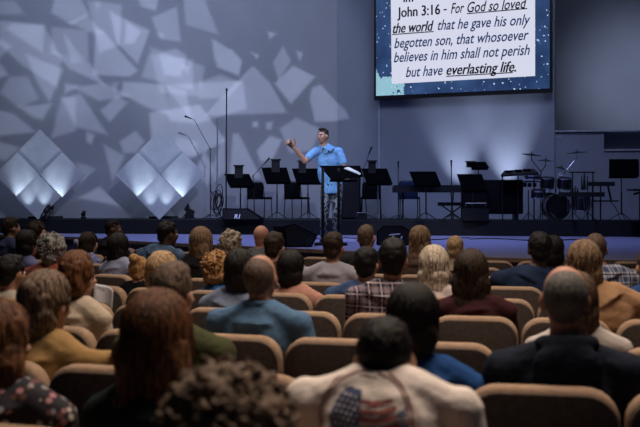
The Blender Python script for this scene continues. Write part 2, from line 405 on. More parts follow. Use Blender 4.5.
line('everlasting life.', 446.5, 75.0, 516.5, 71.6, .021, .3, inkb, tsz); und(446.5, 77.0, 513, 73.2)

# ------------------------------------------------------------------ diamond stage panels
panelm = mat('pale_panel', (.50, .54, .60), .65, 0, .05, 5)
def diamond(cx, cy, half, label, tilt):
    D = 20.0; c = at(cx, cy, D); h = half/F*D*1.0
    t = thing('diamond_panel', label, 'stage panel', c, 0, 'diamond panels on the riser')
    q = h/2; sh_ = -c.x/20*.12
    for (ox, oz, y, th) in ((0, q*1.02, .012, .03), (-q*1.0, 0, .0, .03), (q*1.0, 0, .0, .03), (sh_, -q*1.0, -.24, .03)):
        s = q*1.0; mb = MB(); mb.prism([(ox, oz-s), (ox+s, oz), (ox, oz+s), (ox-s, oz)], y, y+th); mb.build('tile', panelm, t)
    fr = MB()
    fr.box((0, .5, -h*.45), (.06, .9, .05)); fr.box((0, .9, -h*.5+.2), (.06, .06, h)); fr.box((0, .45, RT+.025-c.z), (.5, .95, .05)); fr.box((0, .05, -h*.2), (.05, .06, h*1.5)); fr.box((0, -.10, -h*.8), (.04, .26, .04))
    fr.build('support_frame', black, t)
    return t, c, h
for cx, lab in ((39.7, 'left diamond of four lit panels on the riser at far left'), (160.3, 'right diamond of four lit panels, beside the boom microphone stand')):
    t, c, h = diamond(cx, 174.6, 44.8, lab, 0)
    # three small uplights hidden behind the upper edges of the front tile, and two in front of the riser
    for dx, e in ((-h*.40, 1.), (0, 1.), (h*.40, 1.)):
        spot('panel_uplight', c+Vector((dx, -.12, -h*.90)), c+Vector((dx, .0, h*.10)), 50, 85*e, (.74, .86, 1.0), 1., .02)
    for dx in (-.17, .17):
        spot('panel_front_light', c+Vector((dx, -.46, -h*.93)), c+Vector((dx, -.24, -h*.25)), 50, 16, (.74, .86, 1.0), 1., .02)

# ------------------------------------------------------------------ stage equipment
def onr(px, D):          # a point on the riser under pixel column px at depth D
    return Vector(((px-320)/F*D, D, RT))
def ons(px, D):
    return Vector(((px-320)/F*D, D, ST))
deskm = mat('matte_black', (.0025, .0025, .0035), 1., 0, .1, 20, spec=.03)
def music_stand(px, D, ztop, w, h, label, tilt=-.35, yaw=0., box=None, base=None, col_=None, skew=0.):
    p = (base or onr)(px, D)
    t = thing('music_stand', label, 'music stand', p, yaw, 'music stands on the stage')
    H = ztop-p.z
    mb = MB(); mb.cone((0, 0, .12), (0, .02, H-h*.5), .011, .011, 8); mb.cone((0, 0, .12), (0, 0, .55), .016, .016, 8); mb.build('pole', col_ or black, t)
    mb = MB()
    for a in (0, 2.1, 4.2): mb.cone((0, 0, .16), (.26*math.cos(a+.5), .26*math.sin(a+.5), .008), .009, .008, 6)
    mb.build('tripod_base', col_ or black, t)
    R = Matrix.Translation((0, .02, H-h*.5)) @ Matrix.Rotation(tilt, 4, 'X')
    mb = MB(); mb.prism([(-w/2+skew, h/2), (w/2-.03+skew, h/2), (w/2+.02, -h/2), (-w/2+.05, -h/2)], -.008, .008, R)
    mb.box((.03, .04, -h/2), (w-.06, .07, .012), R); mb.build('desk', deskm, t)
    if box:
        bx, bw, bh = box
        mb = MB(); mb.box((bx, .04, h/2*math.cos(tilt)+bh/2-.06), (bw*.78, .05, bh+.10), Matrix.Translation((0, .02, H-h*.5)))
        mb.box((bx, .03, h/2*math.cos(tilt)+bh-.015), (bw, .09, .03), Matrix.Translation((0, .02, H-h*.5))); mb.build('personal_mixer', blackplastic, t)
    return t
def Z(y, D): return CAMZ+(HY-y)/F*D
music_stand(240.5, 19.3, Z(173.2, 19.3), .56, .29, 'black music stand with small mixer, right of the tall microphone stand', -.45, 0, (-.04, .22, .19), skew=-.07)
music_stand(277, 19.2, Z(167, 19.2), .56, .34, 'black music stand between the two black chairs, left of the speaker', -.35, 0, (-.03, .22, .18), skew=-.05)
music_stand(308, 19.2, Z(168, 19.2), .58, .33, 'black music stand under the speaker\'s raised arm', -.35, 0, (-.12, .20, .17), skew=-.05)
music_stand(378, 18.9, Z(168, 18.9), .56, .34, 'black music stand with mixer just right of the lectern', -.35, 0, (-.12, .2, .17), skew=-.06, col_=steel)
music_stand(426, 18.4, Z(171, 18.4), .56, .30, 'black music stand in front of the keyboard', -.35, 0, skew=-.05)
music_stand(473, 17.95, Z(173.8, 17.9), .52, .32, 'black music stand in front of the black cabinet', -.2, 0, skew=-.05, base=onr)
music_stand(478.5, 18.9, Z(161.5, 18.9), .40, .14, 'small black music stand, topmost behind the cabinet', -.5, 0, (-.16, .2, .02), skew=-.02)
music_stand(621.5, 17.6, Z(158.5, 17.6), .60, .36, 'large tilted black music stand at far right of the stage', -.35, 0, skew=.09)
def stage_chair(px, D, label, fabric=None, rz=PI, mesh_of=[]):
    p = onr(px, D)
    t = thing('stage_chair', label, 'chair', p, rz, 'chairs on the stage')
    f = fabric or blackfab
    mb = MB(); mb.box((0, .0, .45), (.42, .42, .05)); mb.build('seat', f, t)
    mb = MB(); mb.slab(.38, .36, .03, .06, .02, Matrix.Translation((0, -.24, .44))@Matrix.Rotation(.12, 4, 'X')); mb.build('backrest', f, t, True)
    mb = MB(); mb.tube([(-.2, -.2, .44), (-.195, -.25, .74), (-.17, -.265, .80), (-.12, -.27, .815), (.12, -.27, .815), (.17, -.265, .80), (.195, -.25, .74), (.2, -.2, .44)], .011, 6); mb.build('back_frame', black, t, True)
    for sx in (-1, 1):
        for y0, y1 in ((-.19, -.24), (.18, .22)):
            mb = MB(); mb.tube([(sx*.2, y0, .44), (sx*.21, y1, 0)], .011, 6); mb.build('leg', black, t, True)
    return t
stage_chair(259.5, 20.1, 'black stage chair between the first two music stands', rz=PI+.45)
stage_chair(297, 20.1, 'black stage chair behind the speaker\'s raised arm', rz=PI+.45)
stage_chair(371, 19.9, 'black stage chair right of the lectern', rz=PI-.1)
stage_chair(409, 19.3, 'dark blue stage chair behind the keyboard', cloth('dark_blue_seat', (.012, .02, .07)), rz=PI)
def mic_stand(px, D, pts, label, extra=None, base=onr, r=.010):
    p = base(px, D)
    t = thing('microphone_stand', label, 'microphone stand', p, 0, 'microphone stands')
    W = [Vector(((x-px)/F*D, 0, Z(y, D)-p.z)) for x, y in pts]
    mb = MB(); mb.cone((0, 0, .02), W[0], r, r*.8, 8); mb.build('pole', black, t)
    mb = MB()
    for a in (.3, 2.4, 4.5): mb.cone((0, 0, .10), (.25*math.cos(a), .25*math.sin(a), .006), .008, .007, 6)
    mb.build('tripod_base', black, t)
    if len(W) > 1: mb = MB(); mb.tube(W, .007, 6); mb.sph(W[0], .02); mb.build('boom_arm', black, t)
    e = W[-1]; d = (W[-1]-W[-2]).normalized() if len(W) > 1 else Vector((0, 0, 1))
    mb = MB(); mb.cone(e, e+d*.12, .012, .018, 8); mb.sph(e+d*.14, .024); mb.build('microphone', blackplastic, t)
    return t
mic_stand(226, 19.2, [(226.6, 96)], 'very tall straight microphone stand on the riser, left of the music stands', r=.016)
mic_stand(210.3, 20.0, [(210.2, 149), (194, 119.5), (191.5, 118.6)], 'boom microphone stand with coiled cable, right of the right diamond')
mic_stand(254.8, 19.7, [(253, 176), (264.5, 163.5)], 'low boom microphone stand beside the first music stand')
mic_stand(367, 19.5, [(363, 170), (369, 154)], 'angled microphone stand behind the lectern')
mic_stand(398.3, 18.9, [(398.2, 169)], 'short straight microphone stand at the left end of the keyboard')
mic_stand(451.5, 18.6, [(451.3, 168)], 'short straight microphone stand near the right end of the keyboard', None, onr, .013)
# coiled cable hung on the boom stand
p = onr(215, 19.85); mb = MB(); rnd = random.Random(3)
for k in range(9):
    cx, cz, rx, rz2 = rnd.uniform(-.05, .10), rnd.uniform(.28, .50), rnd.uniform(.05, .11), rnd.uniform(.13, .26); tl = rnd.uniform(.1, .5)
    mb.tube([(cx+rx*math.cos(a)*math.cos(tl)+rz2*math.sin(a)*math.sin(tl)*.5, rnd.uniform(-.02, .02), cz-rx*math.cos(a)*math.sin(tl)+rz2*math.sin(a)) for a in [2*PI*i/14 for i in range(15)]], .011, 5)
mb.tube([(-.09, 0, .75), (-.1, 0, .62), (-.02, 0, .5), (.03, 0, .30), (.1, 0, .12), (.15, .0, .012)], .014, 5)
mb.tube([(-.1, 0, .01), (0, .02, .012), (.15, 0, .012), (.3, -.05, .012)], .011, 5)
o = mb.build('coiled_cable', mat('black_cable', (.02, .02, .024), .35), None, True); o.location = p; tag(o, 'tangled black cable hanging coiled on the boom microphone stand', 'cable')
# small low object right of the second diamond
t = thing('instrument_stand', 'low dark instrument stand on the riser right of the right diamond', 'instrument stand', onr(189, 20.3))
mb = MB(); mb.prism([(-.1, 0), (-.06, .16), (-.11, .2), (-.02, .34), (.02, .22), (.12, .17), (.1, 0)], -.05, .05); mb.build('body', black, t)
mb = MB(); mb.cone((-.14, -.1, .008), (0, 0, .2), .01, .01); mb.cone((.14, -.1, .008), (0, 0, .2), .01, .01); mb.build('leg', black, t)
t = thing('stage_light', 'small black floor light standing on the riser between the diamonds', 'stage light', onr(83.5, 19.9))
mb = MB(); mb.cone((0, 0, 0), (0, 0, .05), .06, .06, 12); mb.build('base', black, t)
mb = MB(); mb.cone((0, -.03, .09), (0, .05, .15), .05, .04, 12); mb.cone((0, 0, .04), (0, 0, .1), .012, .012, 6); mb.build('lamp_head', blackplastic, t)
t = thing('stage_light', 'black clamp light and cable bunched at the foot of the left diamond', 'stage light', onr(46, 19.5))
mb = MB(); mb.cone((0, -.02, .16), (.05, .06, .28), .06, .05, 12); mb.build('lamp_head', blackplastic, t)
mb = MB(); mb.tube([(-.12, 0, .01), (-.08, 0, .12), (0, 0, .2), (.08, 0, .33), (.10, 0, .18), (.04, 0, .02)], .014, 6); mb.cone((0, 0, 0), (0, 0, .16), .05, .02, 10); mb.build('bracket', black, t)

# floor monitors
def wedge(px, D, w, h, d, base, rz, label, logo=None, flip=1):
    p = base(px, D)
    t = thing('floor_monitor', label, 'floor monitor', p, rz, 'floor monitor speakers')
    mb = MB(); mb.add([(x, y, z) for x in (-w/2, w/2) for (y, z) in ((-d/2, 0), (d/2, 0), (d/2, h*.45), (d*.1, h), (-d/2, h))],
        [(0, 1, 2, 3, 4), (9, 8, 7, 6, 5), (0, 5, 6, 1), (1, 6, 7, 2), (2, 7, 8, 3), (3, 8, 9, 4), (4, 9, 5, 0)]); mb.build('cabinet', blackfab, t)
    mb = MB(); mb.prism([(-w/2+.03, .03), (w/2-.03, .03), (w/2-.03, h-.03), (-w/2+.03, h-.03)], -d/2-.008, -d/2+.001); mb.build('grille', blackplastic, t)
    mb = MB(); mb.box((w/2+.004, 0, h*.6), (.012, .14, .05)); mb.build('handle', steel, t)
    if logo:
        s, x, z, size, mm, wd = logo
        v, f = text_mesh(s, size, .01, .15, wd); mb = MB(); mb.add([(x+a, -d/2-.012, z+b) for a, b, c in v], f)
        mb.build('logo', mm, t)
    return t
white = mat('white_print', (.75, .80, .9), .6, 0, .03)
wlog = mat('white_logo_print', (.8, .85, .95), .5, 0, .03)
t = thing('floor_monitor', 'black floor monitor with white R1 marking at the foot of the tall microphone stand', 'floor monitor', onr(243, 18.75), 0, 'floor monitor speakers')
mb = MB(); mb.prism([(-.40, -.001), (.42, -.001), (.42, .03), (.10, .235), (-.40, .235)], -.2, .2); mb.build('cabinet', blackfab, t)
mb = MB(); mb.prism([(-.38, .02), (.34, .02), (.34, .05), (.10, .215), (-.38, .215)], -.208, -.199); mb.build('grille', blackplastic, t)
v, f = text_mesh('R1', .12, .004, .2, .125); mb = MB(); mb.add([(-.16+a, -.214, .035+b) for a, b, c in v], f); mb.build('logo', wlog, t)
t = thing('floor_monitor', 'tilted black floor monitor on the purple stage floor left of the speaker', 'floor monitor', ons(295, 13.6), .35, 'floor monitor speakers')
mb = MB(); mb.prism([(-.22, 0), (.18, 0), (.27, .17), (-.10, .345), (-.27, .30)], -.24, .24); mb.build('cabinet', blackfab, t)
mb = MB(); mb.prism([(-.19, .02), (.17, .02), (.245, .165), (-.10, .325), (-.24, .28)], -.248, -.239); mb.build('grille', blackplastic, t)
mb = MB()
for i in range(3):
    for j in range(2): mb.sph((.10+.035*i, -.25, .05+.05*j+i*.02), .006, None, 6)
mb.build('socket_panel', steel, t)
t = thing('floor_monitor', 'black floor monitor with white lettering right of the lectern', 'floor monitor', ons(394, 14.2), -.05, 'floor monitor speakers')
mb = MB(); mb.prism([(-.27, 0), (.27, 0), (.24, .22), (.12, .30), (-.16, .30), (-.27, .2)], -.22, .22); mb.build('cabinet', blackfab, t)
mb = MB(); mb.prism([(-.25, .02), (.25, .02), (.22, .21), (.11, .28), (-.15, .28), (-.25, .19)], -.228, -.219); mb.build('grille', blackplastic, t)
mb = MB()
for q in ([(-.09, .15), (.08, .165), (.09, .185), (-.07, .17)], [(-.05, .09), (-.02, .09), (.0, .15), (-.03, .15)], [(-.02, .09), (.07, .075), (.08, .10), (.0, .115)], [(.09, .09), (.115, .10), (.12, .145), (.10, .14)]): mb.prism(q, -.234, -.229)
mb.build('logo', white, t)

# lectern with the speaker's open notes
LD = 14.0
lx = (342-320)/F*LD
t = thing('lectern', 'black flat-topped lectern on two posts in front of the speaker', 'lectern', (lx, LD, ST))
def LP(x, y): return ((x-342)/F*LD, 0, Z(y, LD)-ST)
zt = Z(178, LD)-ST; zb = Z(168, LD)-ST
mb = MB()
R = Matrix.Translation((0, 0, (zt+zb)/2)) @ Matrix.Rotation(-.42, 4, 'X')
mb.prism([(-.34, .12), (.28, .12), (.32, -.06), (-.16, -.12)], -.012, .012, R); mb.box((.02, .02, -.12), (.42, .05, .02), R); mb.build('desk', deskm, t)
for x in (322.8, 338.6):
    mb = MB(); X = (x-342)/F*LD; mb.box((X, .02, (zb)/2), (.045, .045, zb)); mb.build('post', black, t)
mb = MB(); mb.box(((322.8+338.6)/2/F*LD-342/F*LD, .02, .02), (.5, .36, .04)); mb.build('base', black, t)
t = thing('open_notebook', 'white open notes hanging over the right side of the lectern', 'notes', (lx, LD, ST))
mb = MB(); mb.prism([(.03, .065), (.10, .08), (.285, -.02), (.27, -.045)], -.03, -.0135, R); mb.build('page', mat('white_paper', (.80, .82, .86), .8, 0, .03), t)
mb = MB(); mb.prism([(.04, .075), (.10, .085), (.26, .0), (.22, -.02)], -.034, -.031, R); mb.build('page', mat('white_paper', (.8, .82, .86)), t)

# amplifier cabinet behind the lectern
t = thing('amplifier', 'tall black speaker cabinet standing right behind the lectern', 'speaker cabinet', onr(351, 19.3))
mb = MB(); mb.box((0, .15, .46), (.40, .4, .92)); mb.build('cabinet', blackfab, t)
mb = MB(); mb.box((0, -.06, .46), (.35, .02, .84)); mb.build('grille', blackplastic, t)
t = thing('guitar_pedal', 'small grey-edged case on the riser just right of the tall speaker cabinet', 'case', onr(361.5, 18.9))
mb = MB(); mb.box((0, 0, .07), (.22, .18, .14)); mb.build('case', blackplastic, t)
mb = MB(); mb.tube([(-.1, -.1, .10), (-.1, -.1, .145), (.1, -.1, .145), (.1, -.1, .10)], .008, 5); mb.build('handle', steel, t)

# keyboards
def keyboard(px0, px1, D, yt, yb, depth, label, dz=0):
    cx = (px0+px1)/2; p = onr(cx, D); w = (px1-px0)/F*D; z1 = Z(yt, D)-RT; z0 = Z(yb, D)-RT
    t = thing('keyboard', label, 'keyboard', p, 0)
    mb = MB(); mb.box((0, 0, (z0+z1)/2), (w, depth, z1-z0)); mb.box((0, -depth/2+.02, z1+.01), (w, .04, .03)); mb.build('case', blackplastic, t)
    mb = MB()
    for i in range(int(w/.0245)-2): mb.box((-w/2+.035+i*.0245, depth*.18, z1+.006), (.022, depth*.5, .012))
    kk = mb.build('keys', mat('ivory_keys', (.55, .55, .56), .4), t)
    for sx in (-1, 1):
        mb = MB(); x = sx*(w/2-.2)
        mb.box((x, 0, z0*.5), (.03, .03, .001)); mb.cone((x, -depth/2, .01), (x, depth/2, z0), .015, .015, 8); mb.cone((x, depth/2, .01), (x, -depth/2, z0), .015, .015, 8); mb.build('stand_leg', black, t)
    return t
keyboard(393, 462, 18.75, 186.5, 192.5, .34, 'long black stage keyboard on a stand right of centre')
t = thing('keyboard_bench', 'black folding bench with crossed legs in front of the keyboard', 'bench', onr(452, 18.15))
z = Z(204, 18.15)-RT; mb = MB(); mb.box((-.02, 0, z), (.50, .26, .07)); mb.build('seat', blackfab, t)
for s in (-1, 1):
    mb = MB(); mb.cone((-.2*s, 0, 0.01), (.2*s, .0, z-.03), .015, .015, 8); mb.box((-.2*s, 0, .012), (.03, .36, .024)); mb.build('leg', black, t)
t = thing('digital_piano', 'big black piano cabinet with keyboard top between music stand and drums', 'piano', onr(500, 18.3))
w = 42/F*18.3; z1 = Z(186.5, 18.3)-RT; z0 = Z(221, 18.3)-RT
mb = MB(); mb.slab(w, z1-z0-.02, .42, .06, .03, Matrix.Translation((0, -.2, z0+.14))); mb.build('cabinet', blackfab, t, True)
mb = MB(); mb.box((0, .0, z1+.115), (w*.98, .4, .03)); mb.build('lid', black, t)
for x in (-w/2+.08, w/2-.12):
    mb = MB(); mb.box((x, 0, (z0+.16)/2), (.05, .3, z0+.16)); mb.build('leg', black, t)
t = thing('draped_rack', 'tall black draped equipment rack at the left end of the piano cabinet', 'equipment rack', onr(474, 18.12))
w = 24/F*18.12; z1 = Z(186, 18.12)-RT
mb = MB(); mb.slab(w, z1, .3, .05, .02, Matrix.Translation((0, -.15, 0))); mb.build('drape', blackfab, t, True)
mb = MB(); mb.box((0, -.17, .12), (w*1.08, .1, .24)); mb.build('base', black, t)
mb = MB(); mb.tube([(-.2, -.2, .28), (-.2, -.24, .34), (.2, -.24, .34), (.2, -.2, .28)], .008, 5); mb.build('handle', steel, t)

# drums
KD = 18.2
def cymbal_parts(t, x, y, rpx, tilt=0., D=KD, base_x=None, px0=555):
    c = Vector(((x-px0)/F*D, 0, Z(y, D)-RT)); r = rpx/F*D
    M = Matrix.Translation(c) @ Matrix.Rotation(tilt, 4, 'Y')
    mb = MB(); mb.lathe([(.001, .030), (.03, .026), (.05, .012), (r*.6, .004), (r, -.008), (r, -.012), (r*.6, -.002), (.03, .01), (.001, .012)], 28, M); mb.cone((0, 0, .02), (0, 0, .07), .008, .006, 8, M)
    mb.build('cymbal', mat('dark_cymbal', (.05, .045, .04), .3, .8), t, True)
    return c
t = thing('drum_kit', 'dark drum kit with raised cymbals on the right of the riser', 'drum kit', onr(555, KD))
def K(x, y, dy=0.): return Vector(((x-555)/F*KD, dy, Z(y, KD)-RT))
for (x, y, r, tl, bx, by) in ((531.5, 154.5, 10, .12, 541, 172), (545.5, 160.5, 8, .05, 541, 172), (577, 152.5, 10.5, -.08, 560, 178), (561, 168, 5.5, .3, 556, 180)):
    c = cymbal_parts(t, x, y, r, tl)
    mb = MB(); k = K(bx, by); mb.tube([c, c+Vector((0, 0, -.10)), k, Vector((k.x, .05, .012))], .010, 6)
    mb.build('cymbal_stand', chrome if x in (577, 561) else black, t)
def drum(cx, cy, rpx, hpx, name='tom', dy=0., axis='Z', shell=None):
    c = K(cx, cy, dy); r = rpx/F*KD; h = hpx/F*KD
    M = Matrix.Translation(c) @ (Matrix.Rotation(PI/2, 4, 'X') if axis == 'Y' else Matrix.Rotation(.18, 4, 'X'))
    mb = MB(); mb.lathe([(r, -h/2), (r, h/2), (r*.96, h/2+.002), (.001, h/2+.002)][:2], 24, M)
    o = mb.build(name, shell or mat('drum_shell', (.006, .005, .009), .35, 0, .1), t, False)
    mb = MB()
    for s in (-1, 1): mb.lathe([(r*1.03, s*h/2-.012), (r*1.03, s*h/2+.012), (r*.97, s*h/2+.012), (r*.97, s*h/2-.012)], 24, M)
    for a in range(6):
        q = 2*PI*a/6; mb.cone((r*1.02*math.cos(q), r*1.02*math.sin(q), -h/2), (r*1.02*math.cos(q), r*1.02*math.sin(q), h/2), .006, .006, 5, M)
    hp = mb.build('hoop', chrome, o)
drum(557, 207, 12.5, 17, 'bass_drum', .1, 'Y'); drum(546, 183, 6.5, 10, 'tom', -.1); drum(563, 183.5, 7, 10, 'tom', -.1)
drum(536, 194, 7, 6.5, 'snare_drum', -.2); drum(578, 202, 9, 14, 'floor_tom', -.2)
mb = MB(); mb.cone((0, 0, 0), (0, 0, .45), .02, .02, 8, Matrix.Translation((-.02, .45, 0))); mb.sph((-.02, .45, .5), (.17, .17, .06)); mb.build('throne', blackfab, t, True)
mb = MB()
for x in (527, 541, 548.5, 571, 586):
    k = K(x, 190); mb.cone((k.x, -.12, .01), (k.x, -.12, k.z), .012, .010, 8); mb.cone((k.x-.14, -.22, .008), (k.x, -.12, .16), .008, .008, 6); mb.cone((k.x+.14, -.22, .008), (k.x, -.12, .16), .008, .008, 6)
mb.tube([K(521, 182, -.12), K(535, 181.5, -.12), K(548, 184, -.12)], .014, 8); mb.build('rack', black, t)
for x, y in ((523.5, 184), (528, 184), (533, 184)):
    mb = MB(); k = K(x, y, -.13); mb.cone(k+Vector((0, 0, -.06)), k+Vector((0, 0, .02)), .035, .04, 12); mb.build('microphone', blackplastic, t)
mb = MB()
for x in (577.5, 580, 583): mb.cone(K(x, 190, -.3), K(x, 172 if x == 580 else 176, -.3), .035 if x == 580 else .02, .008, 10)
mb.build('cowbell', blackplastic, t)
drum(532, 176.5, 8, 3, 'snare_drum', -.05)
t = thing('percussion_pads', 'slanted black percussion pad table left of the cymbals', 'percussion table', onr(518, 18.0))
def K2(x, y, dy=0.): return Vector(((x-518)/F*18.0, dy, Z(y, 18.0)-RT))
mb = MB(); a, b, c, d = K2(499, 177.2, -.2), K2(536, 175, -.2), K2(536.5, 170.5, .25), K2(507, 172.5, .25)
up = Vector((0, 0, .045)); mb.add([a, b, c, d, a+up, b+up, c+up, d+up], [(3, 2, 1, 0), (4, 5, 6, 7), (0, 1, 5, 4), (1, 2, 6, 5), (2, 3, 7, 6), (3, 0, 4, 7)]); mb.build('pad_tray', blackplastic, t)
for i, (x, y) in enumerate(((509, 173.5), (518, 172.8), (527, 172))):
    mb = MB(); k = K2(x, y, .0); mb.cone(k+Vector((0, 0, .02)), k+Vector((0, 0, .06)), .075, .075, 16); mb.build('pad', blackfab, t)
for x in (502.5, 518, 534):
    mb = MB(); k = K2(x, 176); mb.cone((k.x, 0, 0), (k.x, 0, k.z), .014, .014, 8); mb.build('leg', black, t)
# chime rack, small keyboards on the right
t = thing('chime_rack', 'black percussion rack with shiny hanging chimes between drums and small keyboard', 'chime rack', onr(582, 17.75))
def K3(x, y, dy=0.): return Vector(((x-582)/F*17.75, dy, Z(y, 17.75)-RT))
mb = MB()
for x in (572.5, 593): mb.cone(K3(x, 172), Vector((K3(x, 172).x, 0, 0)), .014, .014, 8); mb.box((K3(x, 172).x, 0, .012), (.04, .45, .024))
mb.cone(K3(569, 172.3), K3(595, 172.3), .014, .014, 8); mb.build('frame', black, t)
mb = MB(); mb.box(K3(581, 194.5, -.02), (.84, .22, .09)); mb.build('tray', blackplastic, t)
rnd = random.Random(5)
for i in range(15):
    x = 568+i*1.75; l = 13+rnd.uniform(-4, 5)
    mb = MB(); mb.cone(K3(x, 197, .03), K3(x+rnd.uniform(-.8, .8), 197+l, .03), .009, .009, 6); mb.build('chime', chrome if i % 3 else steel, t)
for i in range(4):
    mb = MB(); x = 571+i*2.2; mb.cone(K3(x, 192.5), K3(x+.3, 186+i % 2*2), .02, .012, 8); mb.build('bell', chrome, t)
t = thing('small_keyboard', 'small black keyboard on a stand just left of the large tilted music stand', 'keyboard', onr(601, 17.7))
def K4(x, y, dy=0.): return Vector(((x-601)/F*17.7, dy, Z(y, 17.7)-RT))
mb = MB(); mb.box(K4(601, 184), (.44, .3, .08)); mb.build('case', blackplastic, t)
mb = MB(); mb.box(K4(606, 201), (.42, .22, .03)); mb.build('lower_shelf', black, t)
for x in (592.5, 600.5):
    mb = MB(); mb.cone((K4(x, 186).x, 0, 0), K4(x, 186), .014, .014, 8); mb.build('leg', black, t)
mb = MB(); mb.cone(K4(608, 186), K4(611, 200), .02, .02, 8); mb.tube([K4(610, 201), K4(616, 208), K4(619, 216), K4(621, 221)], .008, 5); mb.build('brace', black, t)
t = thing('side_table', 'dark small table at the right edge of the stage', 'table', onr(639, 17.3))
mb = MB(); mb.box((.14, 0, Z(190, 17.3)-RT), (.62, .35, .035)); mb.cone((-.1, 0, Z(194, 17.3)-RT), (.1, 0, Z(192, 17.3)-RT), .02, .02, 8); mb.build('table_top', black, t)
mb = MB(); mb.cone((.02, 0, 0), (.02, 0, Z(191, 17.3)-RT), .018, .018, 8); mb.box((.02, 0, .012), (.3, .3, .024)); mb.build('leg', black, t)
# loose cables on the stage
mb = MB()
def gz(x, y): return (RT if y > 18.6-.172*(x+.4) else ST)+.008
for (x0, y0, x1, y1, a) in ((330, 16.4, 390, 17.2, .3), (395, 15.8, 470, 16.6, .25), (470, 16.2, 600, 15.6, .35), (255, 16.8, 325, 16.0, .2)):
    pts = []
    for i in range(25):
        s = i/24; D = y0+(y1-y0)*s+a*math.sin(s*9); X = ((x0+(x1-x0)*s)-320)/F*D; pts.append((X, D, ST+.008))
    mb = MB(); mb.tube(pts, .012, 5); o = mb.build('stage_cable', MATS['black_cable'], None, True)
    tag(o, {330: 'black cable on the stage floor behind the lectern', 395: 'black cable on the stage floor in front of the keyboard', 470: 'black cable on the stage floor in front of the drums', 255: 'black cable on the stage floor left of the speaker'}[x0], 'cable')

# ------------------------------------------------------------------ people
def remesh(mb, voxel, smooth_it=3, noise_amp=0., noise_scale=8., seed=0):
    me = mb.mesh('tmp', False); o = bpy.data.objects.new('tmp', me); col.objects.link(o)
    r = o.modifiers.new('r', 'REMESH'); r.mode = 'VOXEL'; r.voxel_size = voxel
    if smooth_it: q = o.modifiers.new('s', 'SMOOTH'); q.iterations = smooth_it; q.factor = .5
    dg = bpy.context.evaluated_depsgraph_get()
    out = bpy.data.meshes.new_from_object(o.evaluated_get(dg))
    bpy.data.objects.remove(o); bpy.data.meshes.remove(me)
    if noise_amp:
        n = len(out.vertices); co = np.empty(n*3, 'f'); no = np.empty(n*3, 'f')
        out.vertices.foreach_get('co', co); out.vertices.foreach_get('normal', no); co = co.reshape(-1, 3); no = no.reshape(-1, 3)
        off = Vector((seed*3.1, seed*1.7, 0)); d = np.array([mnoise.fractal(Vector(p)*noise_scale+off, 1., 2., 3) for p in co.tolist()], 'f')
        co += no*d[:, None]*noise_amp; out.vertices.foreach_set('co', co.ravel()); out.update()
    out.shade_smooth(); return out
def join_meshes(a, mb):
    """append the tubes of mb to mesh a"""
    n = len(a.vertices); co = np.empty(n*3, 'f'); a.vertices.foreach_get('co', co)
    V = co.reshape(-1, 3).tolist()+[tuple(v) for v in mb.v]; Fc = [tuple(p.vertices) for p in a.polygons]+[tuple(i+n for i in f) for f in mb.f]
    me = bpy.data.meshes.new('hair'); me.from_pydata(V, [], Fc); me.update(); me.shade_smooth(); bpy.data.meshes.remove(a); return me

def head_prims(mb, C, hs, M, fem, n=14):
    """skull, face, ears; M turns the head about its own neck pivot; the face looks along +Y"""
    def p(x, y, z): return (C[0]+x*hs, C[1]+y*hs, C[2]+z*hs)
    s = .94 if fem else 1.
    mb.sph(p(0, -.012, .030), (.074*hs*s, .094*hs*s, .093*hs), M, 18)
    mb.sph(p(0, .030, -.020), (.062*hs*s, .066*hs, .088*hs), M, n)
    mb.sph(p(0, .046, -.078), (.040*hs*s, .040*hs, .034*hs), M, n)
    mb.sph(p(0, -.045, -.03), (.058*hs*s, .045*hs, .06*hs), M, n)
    mb.cap(p(0, .088, .012), p(0, .108, -.022), .011*hs, .015*hs, 8, M)
    mb.sph(p(0, .085, .032), (.050*hs, .014*hs, .010*hs), M, 10)
    mb.sph(p(0, .086, -.052), (.025*hs, .013*hs, .010*hs), M, 10)
    for sx in (-1, 1):
        mb.sph(p(sx*.077*s, -.006, -.004), (.011*hs, .022*hs, .033*hs), M, 10)
        mb.sph(p(sx*.036, .070, -.018), (.024*hs, .022*hs, .024*hs), M, 10)
def hand_prims(mb, w, palm_d, up, side, hs=1., curl=.5, M=None, point=None):
    """palm and five bent fingers; w wrist, palm_d direction of the fingers, up back-of-hand normal, side +1 if the thumb leaves towards (palm_d x up)"""
    d = Vector(palm_d).normalized(); u = (Vector(up)-Vector(up).dot(d)*d).normalized(); t = d.cross(u)*side; w = Vector(w)
    for k in range(4):
        o = (1.5-k)*.019*hs; mb.cap(w+d*.01*hs+t*o*.6, w+d*.085*hs+t*o, .014*hs, .012*hs, 8, M)
        L = (.040, .045, .041, .032)[k]*hs; b = w+d*.088*hs+t*o; c = curl if not (point == k) else .05
        a1 = c*1.1; d1 = d*math.cos(a1)-u*math.sin(a1); m1 = b+d1*L; a2 = c*2.2; d2 = d*math.cos(a2)-u*math.sin(a2); m2 = m1+d2*L*.7; a3 = c*3.1; d3 = d*math.cos(a3)-u*math.sin(a3)
        mb.cap(b, m1, .0105*hs, .010*hs, 7, M); mb.cap(m1, m2, .010*hs, .009*hs, 7, M); mb.cap(m2, m2+d3*L*.5, .009*hs, .008*hs, 7, M)
    b = w+d*.02*hs+t*.025*hs; m1 = b+(d*.6+t*.75).normalized()*.045*hs; m2 = m1+(d*.9+t*.3-u*.2).normalized()*.034*hs
    mb.cap(b, m1, .014*hs, .011*hs, 8, M); mb.cap(m1, m2, .011*hs, .009*hs, 8, M)

